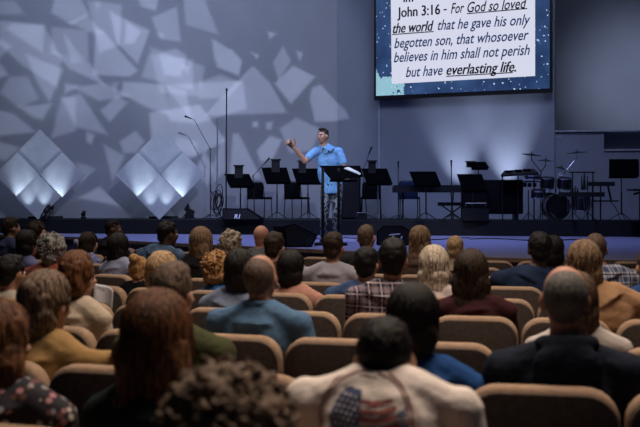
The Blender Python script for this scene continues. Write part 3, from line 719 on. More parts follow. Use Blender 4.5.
def lock_paths(C, hs, M, style, rnd, count, length):
    """guide curves that follow the hair surface from the crown down"""
    out = []
    for i in range(count):
        ph = rnd.uniform(-PI*.97, -PI*.03) if rnd.random() < .75 else rnd.uniform(0, 2*PI)
        cx, sy = math.cos(ph), math.sin(ph); face = sy > .55
        L = length*rnd.uniform(.8, 1.08); pts = []; w0 = rnd.uniform(0, 6); n = 9
        ax, ay, az = .088*hs, .106*hs, .110*hs
        total = L
        for k in range(n):
            s = k/(n-1); a = s*total/.13*1.0
            if a < PI/2:
                x = ax*math.sin(a+.08)*cx; y = ay*math.sin(a+.08)*sy-.015*hs; z = .035*hs+az*math.cos(a+.08)
            else:
                dn = (a-PI/2)*.13; taper = 1-.25*min(1, dn/.35)
                x = ax*cx*(1.0+.12*math.sin(dn*9))*taper; y = (ay*sy-.015*hs)*(1-.1*min(1, dn/.2)); z = .035*hs-dn
            if face and z < .02*hs: break
            wv = .004*math.sin(w0+s*9)
            pts.append(M @ Vector((C[0]+x+wv, C[1]+y+wv*.6, C[2]+z)))
        if len(pts) > 2: out.append(pts)
    return out
def hair_mesh(style, C, hs, M, rnd, voxel, near):
    mb = MB()
    def p(x, y, z): return (C[0]+x*hs, C[1]+y*hs, C[2]+z*hs)
    def e(c, r, n=16): mb.sph(p(*c), tuple(q*hs for q in r), M, n)
    amp, sc = .006, 22.
    tub = MB()
    if style == 'buzz': e((0, -.020, .040), (.0765, .096, .091)); e((0, .0, .085), (.064, .074, .048)); e((0, -.058, -.015), (.058, .042, .060)); amp = .004; sc = 60
    elif style == 'short': e((0, -.018, .042), (.083, .100, .099)); e((0, -.058, -.012), (.066, .048, .068)); e((0, .035, .10), (.060, .045, .035)); amp = .008
    elif style == 'flat': e((0, -.018, .040), (.082, .099, .094)); e((0, -.058, -.015), (.064, .045, .066)); e((0, .01, .10), (.064, .075, .042)); amp = .005
    elif style == 'fringe': 
        e((0, -.052, .000), (.0765, .060, .046)); amp = .0015
    elif style == 'thinning':
        e((0, -.036, .025), (.0775, .088, .089)); e((0, -.058, -.015), (.060, .042, .062)); amp = .0015
    elif style == 'wavy':
        e((0, -.020, .036), (.098, .112, .110)); e((0, -.055, -.03), (.088, .070, .080)); amp = .020; sc = 11
    elif style == 'bob':
        e((0, -.020, .036), (.092, .108, .106)); e((0, -.045, -.035), (.094, .080, .095)); amp = .004
    elif style == 'updo':
        e((0, -.020, .036), (.092, .108, .104)); e((0, -.075, .030), (.075, .06, .085)); e((0, -.05, -.03), (.078, .062, .075)); amp = .014; sc = 16
    elif style == 'bun':
        e((0, -.018, .034), (.082, .100, .098)); e((0, -.055, -.02), (.066, .05, .065)); e((.0, -.09, .11), (.05, .05, .045)); amp = .012
    elif style in ('curly', 'afro'):
        g = .010 if style == 'curly' else .03
        e((0, -.022, .036), (.088+g, .102+g, .100+g)); e((0, -.055, -.03), (.080+g, .06+g, .07+g)); amp = .022; sc = 20
        cnt = 260 if near else 90
        for i in range(cnt):
            ph = rnd.uniform(0, 2*PI); th = math.acos(rnd.uniform(-.55, 1)); sy = math.sin(th)*math.sin(ph)
            if sy > .45 and th > 1.0: continue
            R0 = (.090+g)*hs*rnd.uniform(.97, 1.06); c = Vector(p(0, -.022, .030))+Vector((math.sin(th)*math.cos(ph)*R0, sy*R0*1.12, math.cos(th)*R0*1.06))
            r = rnd.uniform(.009, .018)*hs; a0 = rnd.uniform(0, 6); ax = Vector((rnd.gauss(0, 1), rnd.gauss(0, 1), rnd.gauss(0, 1))).normalized(); bx = ax.orthogonal().normalized(); cx = ax.cross(bx)
            tub.tube([M @ (c+(bx*math.cos(a0+q*.9)+cx*math.sin(a0+q*.9))*r+ax*q*.003) for q in range(7)], [.0052*hs]*6+[.002], 5)
    elif style in ('long', 'longwide'):
        wd = 1.12 if style == 'long' else 1.25
        e((0, -.018, .036), (.087*wd**.5, .106, .106)); e((0, -.045, -.06), (.090*wd, .078, .13)); e((0, -.062, -.17), (.092*wd, .058, .12)); e((0, -.066, -.25), (.082*wd, .045, .10)); amp = .006
    elif style == 'shoulder':
        e((0, -.018, .036), (.090, .107, .106)); e((0, -.045, -.05), (.100, .078, .12)); e((0, -.055, -.13), (.098, .062, .09)); amp = .009; sc = 14
    me = remesh(mb, voxel, 2, amp*hs, sc, rnd.randint(0, 99))
    if style in ('long', 'longwide', 'shoulder', 'bob', 'updo', 'short', 'flat', 'wavy'):
        cnt = {'wavy': 120, 'long': 150, 'longwide': 170, 'shoulder': 130, 'bob': 110, 'updo': 80, 'short': 90, 'flat': 70}[style]; cnt = cnt if near else cnt//2
        Ln = {'wavy': .22, 'long': .46, 'longwide': .47, 'shoulder': .33, 'bob': .25, 'updo': .17, 'short': .15, 'flat': .15}[style]*hs
        for pts in lock_paths(C, hs*(1. if style not in ('short', 'flat') else .93), M, style, rnd, cnt, Ln):
            r = (.0075 if near else .009)*hs*(.6 if style in ('short', 'flat') else 1.); n = len(pts); tub.tube(pts, [r*(.5+.5*math.sin(PI*min(1, .15+k/n))) if k < n-1 else .0012 for k in range(n)], 5)
    if tub.v: me = join_meshes(me, tub)
    return me

# row circles: the seats curve round a point on the stage
RC = (3.4, 17.3)
def on_row(px, r):
    k = (px-320)/F; a = 1+k*k; b = -2*(k*RC[0]+RC[1]); c = RC[0]**2+RC[1]**2-r*r
    D = (-b-math.sqrt(max(0, b*b-4*a*c)))/(2*a); return Vector((k*D, D, 0))
def facing(p):
    d = Vector((RC[0]-p.x, RC[1]-p.y, 0)).normalized(); return d, math.atan2(-d.x, d.y)
SKIN = {'fair': skin('fair_skin', (.50, .29, .21)), 'tan': skin('tan_skin', (.36, .19, .125)), 'brown': skin('brown_skin', (.10, .052, .035)), 'ruddy': skin('ruddy_skin', (.48, .24, .17))}
eyem = mat('eye_white', (.6, .6, .6), .3, 0, .02); shoem = mat('dark_shoe', (.015, .012, .012), .6)
jeans = cloth('blue_jeans', (.03, .045, .09)); darkpants = cloth('dark_trousers', (.015, .016, .02)); khaki = cloth('khaki_trousers', (.16, .12, .08))
PEOPLE = []
def seated(px, ytop, row, hair, hairm, shirtm, label, sk='fair', fem=False, hs=1., sleeves='long', yaw=0., nod=0., roll=0., body_px=None, bulk=1., pants=None, collar=None, arm_out=False, hood=False, group=None, lean=0., hands=True, neck=None):
    r = row-.20; H = on_row(px, r); ztop = CAMZ+(HY-ytop)/F*H.y
    d, rz = facing(H)
    org = H-d*.20; org.z = 0
    near = H.y < 4.6; voxel = .009 if H.y < 3.6 else (.011 if H.y < 5.5 else .014)
    rnd = random.Random(int(px*13+ytop))
    t = thing('person', label, 'person', org, rz, group)
    hr = (.133 if hair in ('curly', 'updo', 'wavy', 'long', 'longwide', 'shoulder', 'bob') else .126)*hs + (.028 if hair == 'afro' else 0)
    ztop = min(max(ztop, 1.10), 1.40)
    bx = 0.
    if body_px is not None: bx = (body_px-px)/F*H.y
    C = (0, .215+lean, ztop-hr); zs = ztop-((.298 if fem else .288)*hs if neck is None else neck)
    if fem: zs += .01
    sw = (.158 if fem else .182)*bulk
    piv = Vector((0, .19+lean, C[2]-.10*hs))
    M = Matrix.Translation(piv) @ Matrix.Rotation(math.radians(yaw), 4, 'Z') @ Matrix.Rotation(math.radians(-nod), 4, 'X') @ Matrix.Rotation(math.radians(roll), 4, 'Y') @ Matrix.Translation(-piv)
    def torso(mb, g, sl, body=True):
        f = .93 if fem else 1.
        mb.sph((bx, .19, .58), (.165*bulk+g, .125+g, .12+g), None, 16)
        mb.sph((bx, .185, .62+(zs-1.0)*.3), (.140*bulk*f+g, .115*bulk+g, .17+g), None, 16)
        mb.sph((bx, .18+lean*.5, zs-.14), (.158*bulk*f+g, .112*bulk**.5+g, .175+g), None, 16)
        mb.sph((bx, .175+lean*.8, zs-.075), (.175*bulk*f+g, .085+g, .095+g), None, 16)
        yl = .18+lean
        for sx in (-1, 1): mb.cap((bx+sx*(sw-.01), yl, zs-.046), (bx+sx*.05, yl, zs-.004), .054+g, .066+g, 12)
        mb.cone((bx-.0, yl, zs-.04), (bx*.4, yl+.005, max(zs+.055, C[2]-.145*hs)), .125*f+g, .050*f+g, 16)
        if fem:
            for sx in (-1, 1): mb.sph((bx+sx*.07, .26+lean, zs-.20), (.06+g, .06+g, .06+g))
        for sx in (-1, 1):
            sh = Vector((bx+sx*sw, yl, zs-.045))
            if arm_out and sx == 1:
                el = sh+Vector((.27, .03, -.02)); wr = el+Vector((.06, .22, -.08))
            else:
                el = Vector((bx+sx*(sw+.045), .24+lean*.5, zs-.33)); wr = Vector((bx+sx*.12, .46, .60))
            ra = .046*bulk**.5*(.86 if fem else 1.)
            mb.sph(sh, ra+.010+g, None, 12)
            if sl == 'long' or body:
                mb.cap(sh, el, ra+g, ra*.86+g, 12)
            else:
                mid = sh.lerp(el, .72 if sl == 'short' else .12); mb.cone(sh, mid, ra+.006+g, ra+.008+g, 14)
            if sl == 'long' or body:
                e2 = wr if body else el.lerp(wr, .93)
                mb.cone(el, e2, ra*.84+g, .027+g, 12); 
                if body: mb.sph(wr, .027, None, 10)
            if body and hands:
                dd = (wr-el).normalized(); dd.z = min(dd.z, -.05) if not arm_out else dd.z
                hand_prims(mb, wr, dd if arm_out and sx == 1 else Vector((-.1*sx, .9, -.12)), (0, 0, 1), -sx, 1.12, .32)
    mb = MB(); head_prims(mb, C, hs, M, fem)
    nt_ = M @ Vector((C[0], C[1]-.018, C[2]-.055*hs))
    mb.cap((bx*.5, .185+lean, zs-.03), nt_, .058*(.86 if fem else 1)*bulk**.4, .052*(.84 if fem else 1), 14)
    torso(mb, 0, 'long')
    for sx in (-1, 1):
        hip = (bx+sx*.085, .20, .545); kn = (bx+sx*.10, .58, .515); an = (bx+sx*.10, .58, .09)
        mb.cap(hip, kn, .082, .058, 12); mb.cap(kn, an, .054, .036, 12); mb.cap((an[0], .57, .04), (an[0]+sx*.01, .70, .035), .038, .032, 10)
    body = remesh(mb, voxel, 2); link('body', body, SKIN[sk], t)
    # eyes
    mb = MB()
    for sx in (-1, 1): mb.sph((C[0]+sx*.031*hs, C[1]+.080*hs, C[2]+.006*hs), .0125*hs, M, 8)
    mb.build('eyes', eyem, t, True)
    # clothes
    mb = MB(); torso(mb, .012 if shirtm.name.find('jacket') < 0 and not hood else .022, 'long' if sleeves == 'long' else sleeves, False)
    link('shirt', remesh(mb, voxel, 2, .007, 9, rnd.randint(0, 50)), shirtm, t)
    sh = t.children[-1]
    if collar is not None:
        mb = MB(); n = 22; rr = .064*(.9 if fem else 1)
        for i in range(n):
            pass
        pts = [(bx*.5+rr*1.08*math.cos(a), .188+lean+rr*math.sin(a), zs+.042-.018*math.sin(a)) for a in [2*PI*i/26+PI/2 for i in range(27)]]
        mb.tube(pts, .014, 8); mb.tube([(x*1.12, y, z-.016) for x, y, z in pts], .013, 8)
        link('collar', remesh(mb, .006, 1), collar, t)
    if hood:
        mb = MB(); mb.sph((bx, .085+lean, zs-.005), (.12, .05, .085), None, 16); pts = [(bx+.085*math.cos(a), .175+lean+.085*math.sin(a), zs+.055-.02*math.sin(a)) for a in [2*PI*i/26 for i in range(27)]]; mb.tube(pts, .030, 10)
        link('hood', remesh(mb, .009, 2, .006, 12), shirtm, t)
    mb = MB(); mb.sph((bx, .19, .565), (.172*bulk, .135, .11), None, 14)
    for sx in (-1, 1): mb.cap((bx+sx*.085, .20, .548), (bx+sx*.10, .58, .52), .092, .069, 12); mb.cone((bx+sx*.10, .58, .53), (bx+sx*.10, .58, .10), .064, .058, 12)
    link('trousers', remesh(mb, .014, 2), pants or (jeans if rnd.random() < .5 else darkpants), t)
    for sx in (-1, 1):
        mb = MB(); mb.cap((bx+sx*.10, .565, .045), (bx+sx*.11, .72, .04), .046, .040, 10); mb.cone((bx+sx*.10, .56, .05), (bx+sx*.10, .57, .12), .05, .046, 10)
        link('shoe', remesh(mb, .014, 1), shoem, t)
    if hair != 'none':
        link('hair', hair_mesh(hair, C, hs, M, rnd, voxel if near else .010, near), hairm, t)
    PEOPLE.append((px, row, label, t, H, bx))
    return t, sh, zs, bx
HM = {
 'black': hairmat('black_hair', (.003, .0025, .003), (.009, .0075, .0075)), 'darkbrown': hairmat('dark_brown_hair', (.009, .005, .0035), (.04, .024, .015)),
 'brown': hairmat('brown_hair', (.035, .020, .012), (.13, .075, .045)), 'auburn': hairmat('auburn_hair', (.035, .013, .007), (.20, .082, .032)),
 'lightbrown': hairmat('light_brown_hair', (.07, .042, .025), (.26, .165, .10)), 'blond': hairmat('blond_hair', (.20, .12, .06), (.55, .38, .21)),
 'platinum': hairmat('platinum_hair', (.26, .21, .16), (.68, .58, .46)), 'grey': hairmat('grey_hair', (.07, .066, .064), (.34, .32, .31)),
 'greyblond': hairmat('grey_blond_hair', (.14, .11, .085), (.50, .42, .33)), 'ginger': hairmat('ginger_hair', (.18, .085, .035), (.50, .28, .12)), 'saltbrown': hairmat('salt_brown_hair', (.04, .026, .018), (.26, .175, .12)),
 'greyshort': hairmat('short_grey_hair', (.075, .07, .068), (.17, .16, .15)), 'brownshort': hairmat('short_brown_hair', (.055, .036, .026), (.15, .10, .07))}
R_ = {-1: 16.15, 0: 15.4, 1: 14.5, 2: 13.6, 3: 12.63, 4: 11.68, 5: 10.8, 6: 9.85, 7: 8.84, 8: 7.75}
S = seated
S(228, 369, R_[-1], 'afro', HM['saltbrown'], cloth('brown_knit', (.05, .035, .03)), 'person with bushy curly brown hair seen from behind, bottom of the photo', fem=True, hs=.98)
S(157, 293, R_[0], 'longwide', HM['auburn'], cloth('dark_teal_top', (.01, .02, .02)), 'woman with long straight auburn hair, back to us, left of the curly head', fem=True, hs=1.04)
S(-4, 302, R_[0], 'longwide', HM['auburn'], dotted('floral_blouse', (.012, .011, .018), [(.45, .20, .22), (.5, .42, .36), (.012, .011, .018), (.15, .06, .05), (.3, .28, .3)], 38, .40), 'woman in dark floral blouse with auburn hair, cut by the left edge', fem=True, body_px=18)
flag = S(380, 319, R_[0], 'buzz', HM['black'], cloth('white_tshirt', (.80, .72, .67), .05), 'man in white T-shirt with round American flag print on the back', sk='tan', sleeves='short', bulk=1.12, hs=1.03, nod=14, neck=.195, lean=.05)
S(45, 273, R_[1], 'wavy', HM['saltbrown'], cloth('mustard_jacket', (.30, .185, .075)), 'woman in mustard jacket with short wavy brown-grey hair, arm stretched along the seats', fem=True, arm_out=True, hs=1.05, collar=MATS['mustard_jacket'], bulk=1.05)
S(171, 265, R_[1], 'flat', HM['brownshort'], cloth('olive_shirt', (.055, .062, .028)), 'man in olive shirt with cropped brown hair, behind the long auburn hair', bulk=1.05, body_px=176)
S(413, 286, R_[1], 'bob', HM['black'], cloth('royal_blue_shirt', (.012, .055, .19)), 'woman in royal blue top with black bob, right of the flag T-shirt man', fem=True, body_px=428, sk='tan', hs=1.03, neck=.325)
S(565, 265, R_[1], 'thinning', HM['greyshort'], cloth('navy_jacket', (.008, .012, .024)), 'balding grey-haired man in dark navy hooded jacket, front right', bulk=1.13, sk='ruddy', hood=True, hs=1.03, neck=.332)
S(576, 274, R_[2], 'long', HM['brown'], cloth('white_sweater', (.42, .38, .36)), 'person in white sweater mostly hidden behind the grey-haired navy jacket man', fem=True, bulk=1.12, body_px=578)
S(260, 254, R_[2], 'thinning', hairmat('thin_brown_hair', (.07, .048, .04), (.14, .095, .075)), cloth('light_blue_polo', (.075, .15, .26)), 'balding man in light blue polo shirt in the middle of the seats', bulk=1.12, sk='tan', collar=MATS['light_blue_polo'], sleeves='short')
S(77, 253, R_[2], 'updo', HM['auburn'], cloth('cream_top', (.42, .35, .27)), 'woman with wavy auburn hair pinned up, behind the mustard jacket', fem=True)
S(10, 256, R_[3], 'short', HM['black'], cloth('cream_shirt', (.40, .35, .29)), 'dark-haired person in cream shirt at the left edge, beside the pinned auburn hair', sk='tan', body_px=4)
S(162, 253, R_[3], 'bob', HM['blond'], cloth('black_top', (.010, .010, .012)), 'person with light blond bob directly behind the cropped brown head', fem=True)
S(139, 266, R_[4], 'bun', HM['ginger'], blackfab, 'small person with ginger bun and black top left of the blond bob', fem=True, hs=.86)
S(240, 251, R_[3], 'bob', HM['black'], cloth('pale_denim_shirt', (.16, .20, .30)), 'woman with dark grey-topped bob beside the balding blue polo man', fem=True, body_px=232)
S(393, 240, R_[3], 'short', HM['black'], plaid('dark_plaid', (.014, .014, .030), (.20, .16, .19), (.38, .32, .34), 15), 'black-haired man in dark and white plaid shirt near the middle', sk='tan', body_px=388)
S(471, 251, R_[3], 'longwide', HM['darkbrown'], cloth('maroon_top', (.035, .010, .012)), 'woman with long dark brown hair and maroon top right of the platinum blonde', fem=True, body_px=474, bulk=1.12)
S(584, 242, R_[3], 'shoulder', HM['lightbrown'], cloth('tan_top', (.34, .20, .11)), 'blond-brown haired woman in tan top at right, behind the grey-haired man', fem=True, body_px=603, bulk=1.1)
S(650, 250, R_[4], 'short', HM['brown'], cloth('blue_shirt_bright', (.02, .055, .17)), 'person in blue shirt cut off by the right edge', bulk=1.15)
S(434, 247, R_[4], 'shoulder', HM['platinum'], cloth('pink_white_top', (.50, .42, .40)), 'woman with platinum blond hair and pale pink top near the middle', fem=True, hs=1.05)
S(366, 248, R_[4], 'short', HM['black'], cloth('denim_shirt', (.035, .065, .15), .3), 'dark-haired person in blue denim shirt right of the light grey shirt man', sk='tan', body_px=360)
S(291, 252, R_[4], 'bob', HM['black'], cloth('salmon_top', (.42, .22, .17)), 'woman with black bob and bare salmon-coloured shoulders right of the blue polo man', fem=True, sleeves='none', sk='fair', body_px=297)
S(217, 252, R_[4], 'curly', HM['ginger'], cloth('bright_blue_top', (.02, .10, .28)), 'person with short curly ginger hair and bright blue top', fem=True, body_px=222)
S(53, 234, R_[4], 'curly', HM['grey'], cloth('rust_shirt', (.26, .075, .045)), 'person with curly grey hair and rust-red shirt at left', body_px=48, hs=1.0)
S(27, 231, R_[5], 'bob', HM['black'], cloth('lavender_shirt', (.11, .12, .24)), 'black-haired person in lavender-blue shirt at far left, beside the grey curls', sk='tan', fem=True, body_px=24, hs=.98)
S(88, 233, R_[6], 'bob', HM['darkbrown'], dotted('blue_white_print', (.10, .12, .25), [(.45, .48, .62), (.04, .05, .15), (.3, .33, .5)], 45, .3), 'dark brown haired person in blue and white print, right of the grey curls', fem=True, hs=.92)
S(118, 234, R_[5], 'long', HM['black'], cloth('pale_blue_shirt', (.26, .29, .42)), 'woman with long black hair and pale blue shirt in the left seats', fem=True, sk='brown', body_px=121, hs=.92)
S(231, 231, R_[6], 'curly', HM['greyblond'], cloth('grey_cardigan', (.12, .12, .14)), 'person with short curly grey-blond hair left of the bald head', fem=True)
S(201, 228, R_[5], 'long', HM['lightbrown'], cloth('black_dress', (.008, .008, .010)), 'woman with long straight light brown hair and black top', fem=True, body_px=199, hs=.95)
S(274, 233, R_[5], 'short', HM['darkbrown'], cloth('brown_shirt', (.04, .025, .02)), 'person with short dark brown hair right of the bald head')
S(333, 233, R_[5], 'short', HM['darkbrown'], cloth('light_grey_shirt', (.27, .26, .31)), 'man in light grey shirt seen from behind below the speaker', sk='tan', sleeves='short', bulk=1.1)
S(540, 233, R_[5], 'short', HM['black'], cloth('navy_shirt', (.012, .024, .06)), 'dark-haired man in navy shirt right of the empty seats in the middle', sk='brown', bulk=1.22, body_px=530, hs=1.06)
S(596, 234, R_[5], 'buzz', HM['brownshort'], plaid('white_blue_plaid', (.40, .42, .48), (.06, .08, .16), (.02, .02, .05), 14), 'man in white and navy plaid shirt with shaved head, far right', sk='ruddy', body_px=606, bulk=1.1)
S(455, 237, R_[7], 'short', HM['blond'], cloth('beige_top', (.25, .20, .15)), 'person with short blond hair behind the platinum blonde')
S(420, 227, R_[6], 'shoulder', HM['lightbrown'], cloth('brown_cardigan', (.06, .04, .03)), 'woman with light brown shoulder-length hair behind the plaid shirt man', fem=True)
S(366, 225, R_[6], 'buzz', HM['brownshort'], cloth('charcoal_shirt', (.014, .015, .018)), 'man in charcoal shirt with cropped brown hair right of the speaker\'s feet', bulk=1.1)
S(553, 237, R_[6], 'bob', HM['black'], cloth('black_shirt', (.010, .010, .014)), 'black-haired person just behind the navy shirt man', sk='tan', fem=True)
S(10, 218, R_[6], 'short', HM['darkbrown'], cloth('dark_blue_shirt', (.03, .04, .09)), 'dark-haired man highest at the far left edge', sk='tan', hs=1.0)
S(36, 222, R_[6], 'bob', HM['darkbrown'], cloth('dark_red_top', (.09, .02, .025)), 'brown-haired woman in profile behind the lavender-blue shirt', fem=True, yaw=-55)
S(166, 222, R_[6], 'short', HM['black'], cloth('washed_denim_jacket', (.07, .12, .21), .45), 'dark-haired man in washed denim jacket turning right, below the right diamond', sk='brown', yaw=-25, bulk=1.15, body_px=160)
S(112, 220, R_[7], 'buzz', HM['black'], cloth('dark_hoodie', (.012, .012, .018)), 'dark-skinned person in profile behind the long black hair at left', sk='brown', yaw=-40, hs=.95)
S(261, 225, R_[7], 'none', None, cloth('grey_shirt', (.09, .09, .10)), 'bald man right of the curly grey-blond head, nearest the stage', sk='ruddy', hs=1.03)

# the round flag print on the white T-shirt, laid on the cloth
def flag_print():
    t, sh, zs, bx = flag
    me = sh.data
    bvh = BVHTree.FromPolygons([v.co[:] for v in me.vertices], [p.vertices[:] for p in me.polygons])
    H = flag_head; cx, cz, R = bx-.028, CAMZ-(425-HY)/F*(H.y-.13), .128
    def onto(x, z, lift=.003):
        h = bvh.ray_cast(Vector((cx+x, -.6, cz+z)), Vector((0, 1, 0)))
        return Vector((cx+x, (h[0].y if h[0] else .06)-lift, cz+z))
    def patch(name, m, fn, lift, nx=40, nz=40):
        """fn(x,z) True where the print is; gridded and laid on the shirt"""
        mb = MB(); idx = {}; 
        st = 2*R*1.02/nx
        def vid(i, j):
            if (i, j) not in idx: idx[(i, j)] = len(mb.v); mb.v.append(tuple(onto(-R*1.02+i*st, -R*1.02+j*st, lift)))
            return idx[(i, j)]
        for i in range(nx):
            for j in range(nx):
                if fn(-R*1.02+(i+.5)*st, -R*1.02+(j+.5)*st) and abs(mb.v[vid(i, j)][1]-mb.v[vid(i, j+1)][1]) < 2.2*st: mb.f.append((vid(i, j), vid(i+1, j), vid(i+1, j+1), vid(i, j+1)))
        if mb.f: mb.build(name, m, sh, True)
    red = mat('print_red', (.28, .075, .07), .9); blue = mat('print_blue', (.055, .07, .16), .9); pink = mat('print_dusty_red', (.33, .17, .15), .9); ink = mat('print_navy', (.07, .09, .17), .9); wh = mat('print_white', (.55, .52, .50), .9)
    ri = .70*R
    def wave(x, z): return z+.010*math.sin(x*26+.6)-.10*x
    top = .058
    def infl(x, z): return x*x+z*z < ri*ri*1.05 and wave(x, z) < top+.02
    def canton(x, z): return infl(x, z) and x < -.01 and wave(x, z) > -.022
    patch('ring', pink, lambda x, z: .965*R < math.hypot(x, z) < 1.0*R, .003, 110)
    patch('ring', pink, lambda x, z: .90*R < math.hypot(x, z) < .93*R, .003, 110)
    patch('flag_canton', blue, canton, .004, 90)
    for k in range(7):
        z1 = top-k*.0205
        patch('flag_stripe', red, lambda x, z: infl(x, z) and not canton(x, z) and z1-.0102 < wave(x, z) < z1, .004, 110)
    mb = MB()
    for r in range(6):
        for c in range(6):
            x = -.082+c*.0145+(r % 2)*.007; z = .060-r*.0140+.1*x-.010*math.sin(x*26+.6)
            if not canton(x, z): continue
            pts = []
            for q in range(10):
                rad = (.0058 if q % 2 == 0 else .0027); a = PI/2+q*PI/5; pts.append(onto(x+rad*math.cos(a), z+rad*math.sin(a), .006))
            n = len(mb.v); mb.v += [tuple(p) for p in pts]; mb.f.append(tuple(n+i for i in range(10)))
    mb.build('flag_stars', wh, sh)
    def arc_text(s, a0, a1, size, rad, flip=1):
        for k, ch in enumerate(s):
            if ch == ' ': continue
            a = a0+(a1-a0)*k/max(1, len(s)-1)
            v, f = text_mesh(ch, size, .002); v[:, 0] -= v[:, 0].mean(); v[:, 1] -= size*.35
            ca, sa = math.cos(a), math.sin(a); up = (-ca, -sa) if flip < 0 else (ca, sa); rt = (up[1], -up[0])
            mb = MB(); mb.add([onto(rad*ca+x*rt[0]+y*up[0], rad*sa+x*rt[1]+y*up[1], .006) for x, y, z in v], f); mb.build('print_letter', ink, sh)
    arc_text('RMIER', math.radians(-52), math.radians(14), .031, R*.79, -1)
flag_head = [q for q in PEOPLE if q[3] == flag[0]][0][4]
flag_print()

# ------------------------------------------------------------------ auditorium chairs
tanf = mat('tan_upholstery', (.31, .215, .15), .95, 0, .10, 40, .3, 160, spec=.1)
backf = mat('dark_grey_upholstery', (.078, .062, .056), .95, 0, .12, 40, .3, 160, spec=.1)
def make_chair():
    t = thing('auditorium_chair', 'x', 'chair', (0, 0, 0), 0, None)
    W = .468; tl = Matrix.Translation((0, .0, .41)) @ Matrix.Rotation(.05, 4, 'X')
    mb = MB(); mb.slab(W, .478, .080, .105, .03, tl, .024); mb.build('backrest', tanf, t, True)
    mb = MB(); mb.slab(W-.016, .450, .012, .099, .03, Matrix.Translation((0, -.006, .42)) @ Matrix.Rotation(.05, 4, 'X'), .004); mb.build('back_panel', backf, t, True)
    mb = MB(); mb.slab(W-.01, .43, .085, .04, .03, Matrix.Translation((0, .51, .365)) @ Matrix.Rotation(PI/2, 4, 'X') @ Matrix.Rotation(0, 4, 'Z'), .02)
    mb2 = MB(); mb2.slab(W-.01, .43, .085, .04, .03, Matrix.Translation((0, .07, .46)) @ Matrix.Rotation(-PI/2, 4, 'X'), .02); mb2.build('seat', tanf, t, True)
    for sx in (-1, 1):
        for y0, y1 in ((.06, .0), (.42, .46)):
            mb = MB(); mb.box((sx*.205, (y0+y1)/2, .19), (.022, .022, .38)); mb.build('leg', black, t)
    mb = MB(); mb.box((0, .25, .365), (.42, .40, .02)); mb.build('seat_frame', black, t)
    return t
proto = make_chair(); first = True
PIT = .485
ordn = ['nearest', 'second', 'third', 'fourth', 'fifth', 'sixth', 'seventh', 'eighth', 'ninth']
anchors = {-1: (150, 370), 0: (81, 15.15), 1: (461.5, 0), 2: (499.5, 0), 3: (520, 0), 4: (536, 0), 5: (478, 0), 6: (117, 0), 7: (505, 0), 8: (515, 0)}
short = {}
seats = []
def theta(p): return math.atan2(p.x-RC[0], RC[1]-p.y)
for k, r in R_.items():
    wide = 1.08 if k < 2 else 1.; a0 = theta(on_row(anchors[k][0], r)); st = PIT*wide/r
    for j in range(-40, 40):
        th = a0+(j+.5)*st; p = Vector((RC[0]+r*math.sin(th), RC[1]-r*math.cos(th), 0))
        if p.y < .9 or th < -1.35: continue
        px = 320+F*p.x/p.y; half = .24*F/p.y; ty = HY+F*(CAMZ-.88)/p.y
        if px+half < -4 or px-half > 646: continue
        if ty > 440 and not any(abs(q[1]-r) < .01 and abs(q[0]-px) < half for q in PEOPLE): continue
        seats.append([k, r, th, p, px, None])
# who sits where
used = {}
for q in PEOPLE:
    c = [s for s in seats if s[1] == q[1]]
    if not c: continue
    hp = q[4]; tt = theta(hp)+q[5]/q[1]
    b = min(c, key=lambda s: abs(s[2]-tt)+(9 if id(s) in used else 0)); used[id(b)] = q; b[5] = q
from collections import defaultdict
def brief(l):
    w = l.replace(',', '').split()
    return ' '.join(w[:6 if w[5] not in ('with', 'and', 'in', 'right', 'left', 'of', 'grey', 'light', 'the', 'shirt') else 7])
rows = defaultdict(list)
for s in seats: rows[s[0]].append(s)
for k, lst in rows.items():
    lst.sort(key=lambda s: s[2]); n = len(lst)
    for i, s in enumerate(lst):
        if first: t = proto; first = False
        else: t = copy_tree(proto)
        t.location = s[3]; d, rz = facing(s[3]); t.rotation_euler = (0, 0, rz); t.scale = (1.08 if k < 2 else 1., 1, 1)
        t['group'] = 'tan upholstered seats in curved rows'; t['category'] = 'chair'
        if s[5]: t['label'] = 'tan auditorium chair taken by the '+brief(s[5][2])
        else:
            oc = [(abs(i-j), j) for j, q in enumerate(lst) if q[5]]; dist, j = min(oc) if oc else (99, 0)
            if dist > 5:
                od = ['first', 'second', 'third', 'fourth', 'fifth', 'sixth', 'seventh', 'eighth', 'ninth', 'tenth', 'eleventh', 'twelfth', 'thirteenth', 'fourteenth', 'fifteenth', 'sixteenth', 'seventeenth', 'eighteenth', 'nineteenth', 'twentieth', 'twenty-first', 'twenty-second', 'twenty-third', 'twenty-fourth', 'twenty-fifth', 'twenty-sixth', 'twenty-seventh', 'twenty-eighth', 'twenty-ninth', 'thirtieth']
                t['label'] = 'empty tan auditorium chair, %s from the left in the row %s' % (od[min(i, 29)], {8: 'nearest the stage', 7: 'second from the stage', 6: 'third from the stage', 5: 'fourth from the stage'}.get(k, 'in the middle'))
                continue
            side = 'right' if i > j else 'left'
            t['label'] = 'empty tan auditorium chair, %s %s of the %s' % ({1: 'directly'}.get(dist, ['', '', 'second', 'third', 'fourth', 'fifth', 'sixth', 'seventh', 'eighth', 'ninth', 'tenth', 'eleventh'][min(dist, 11)]), side, brief(lst[j][5][2]))

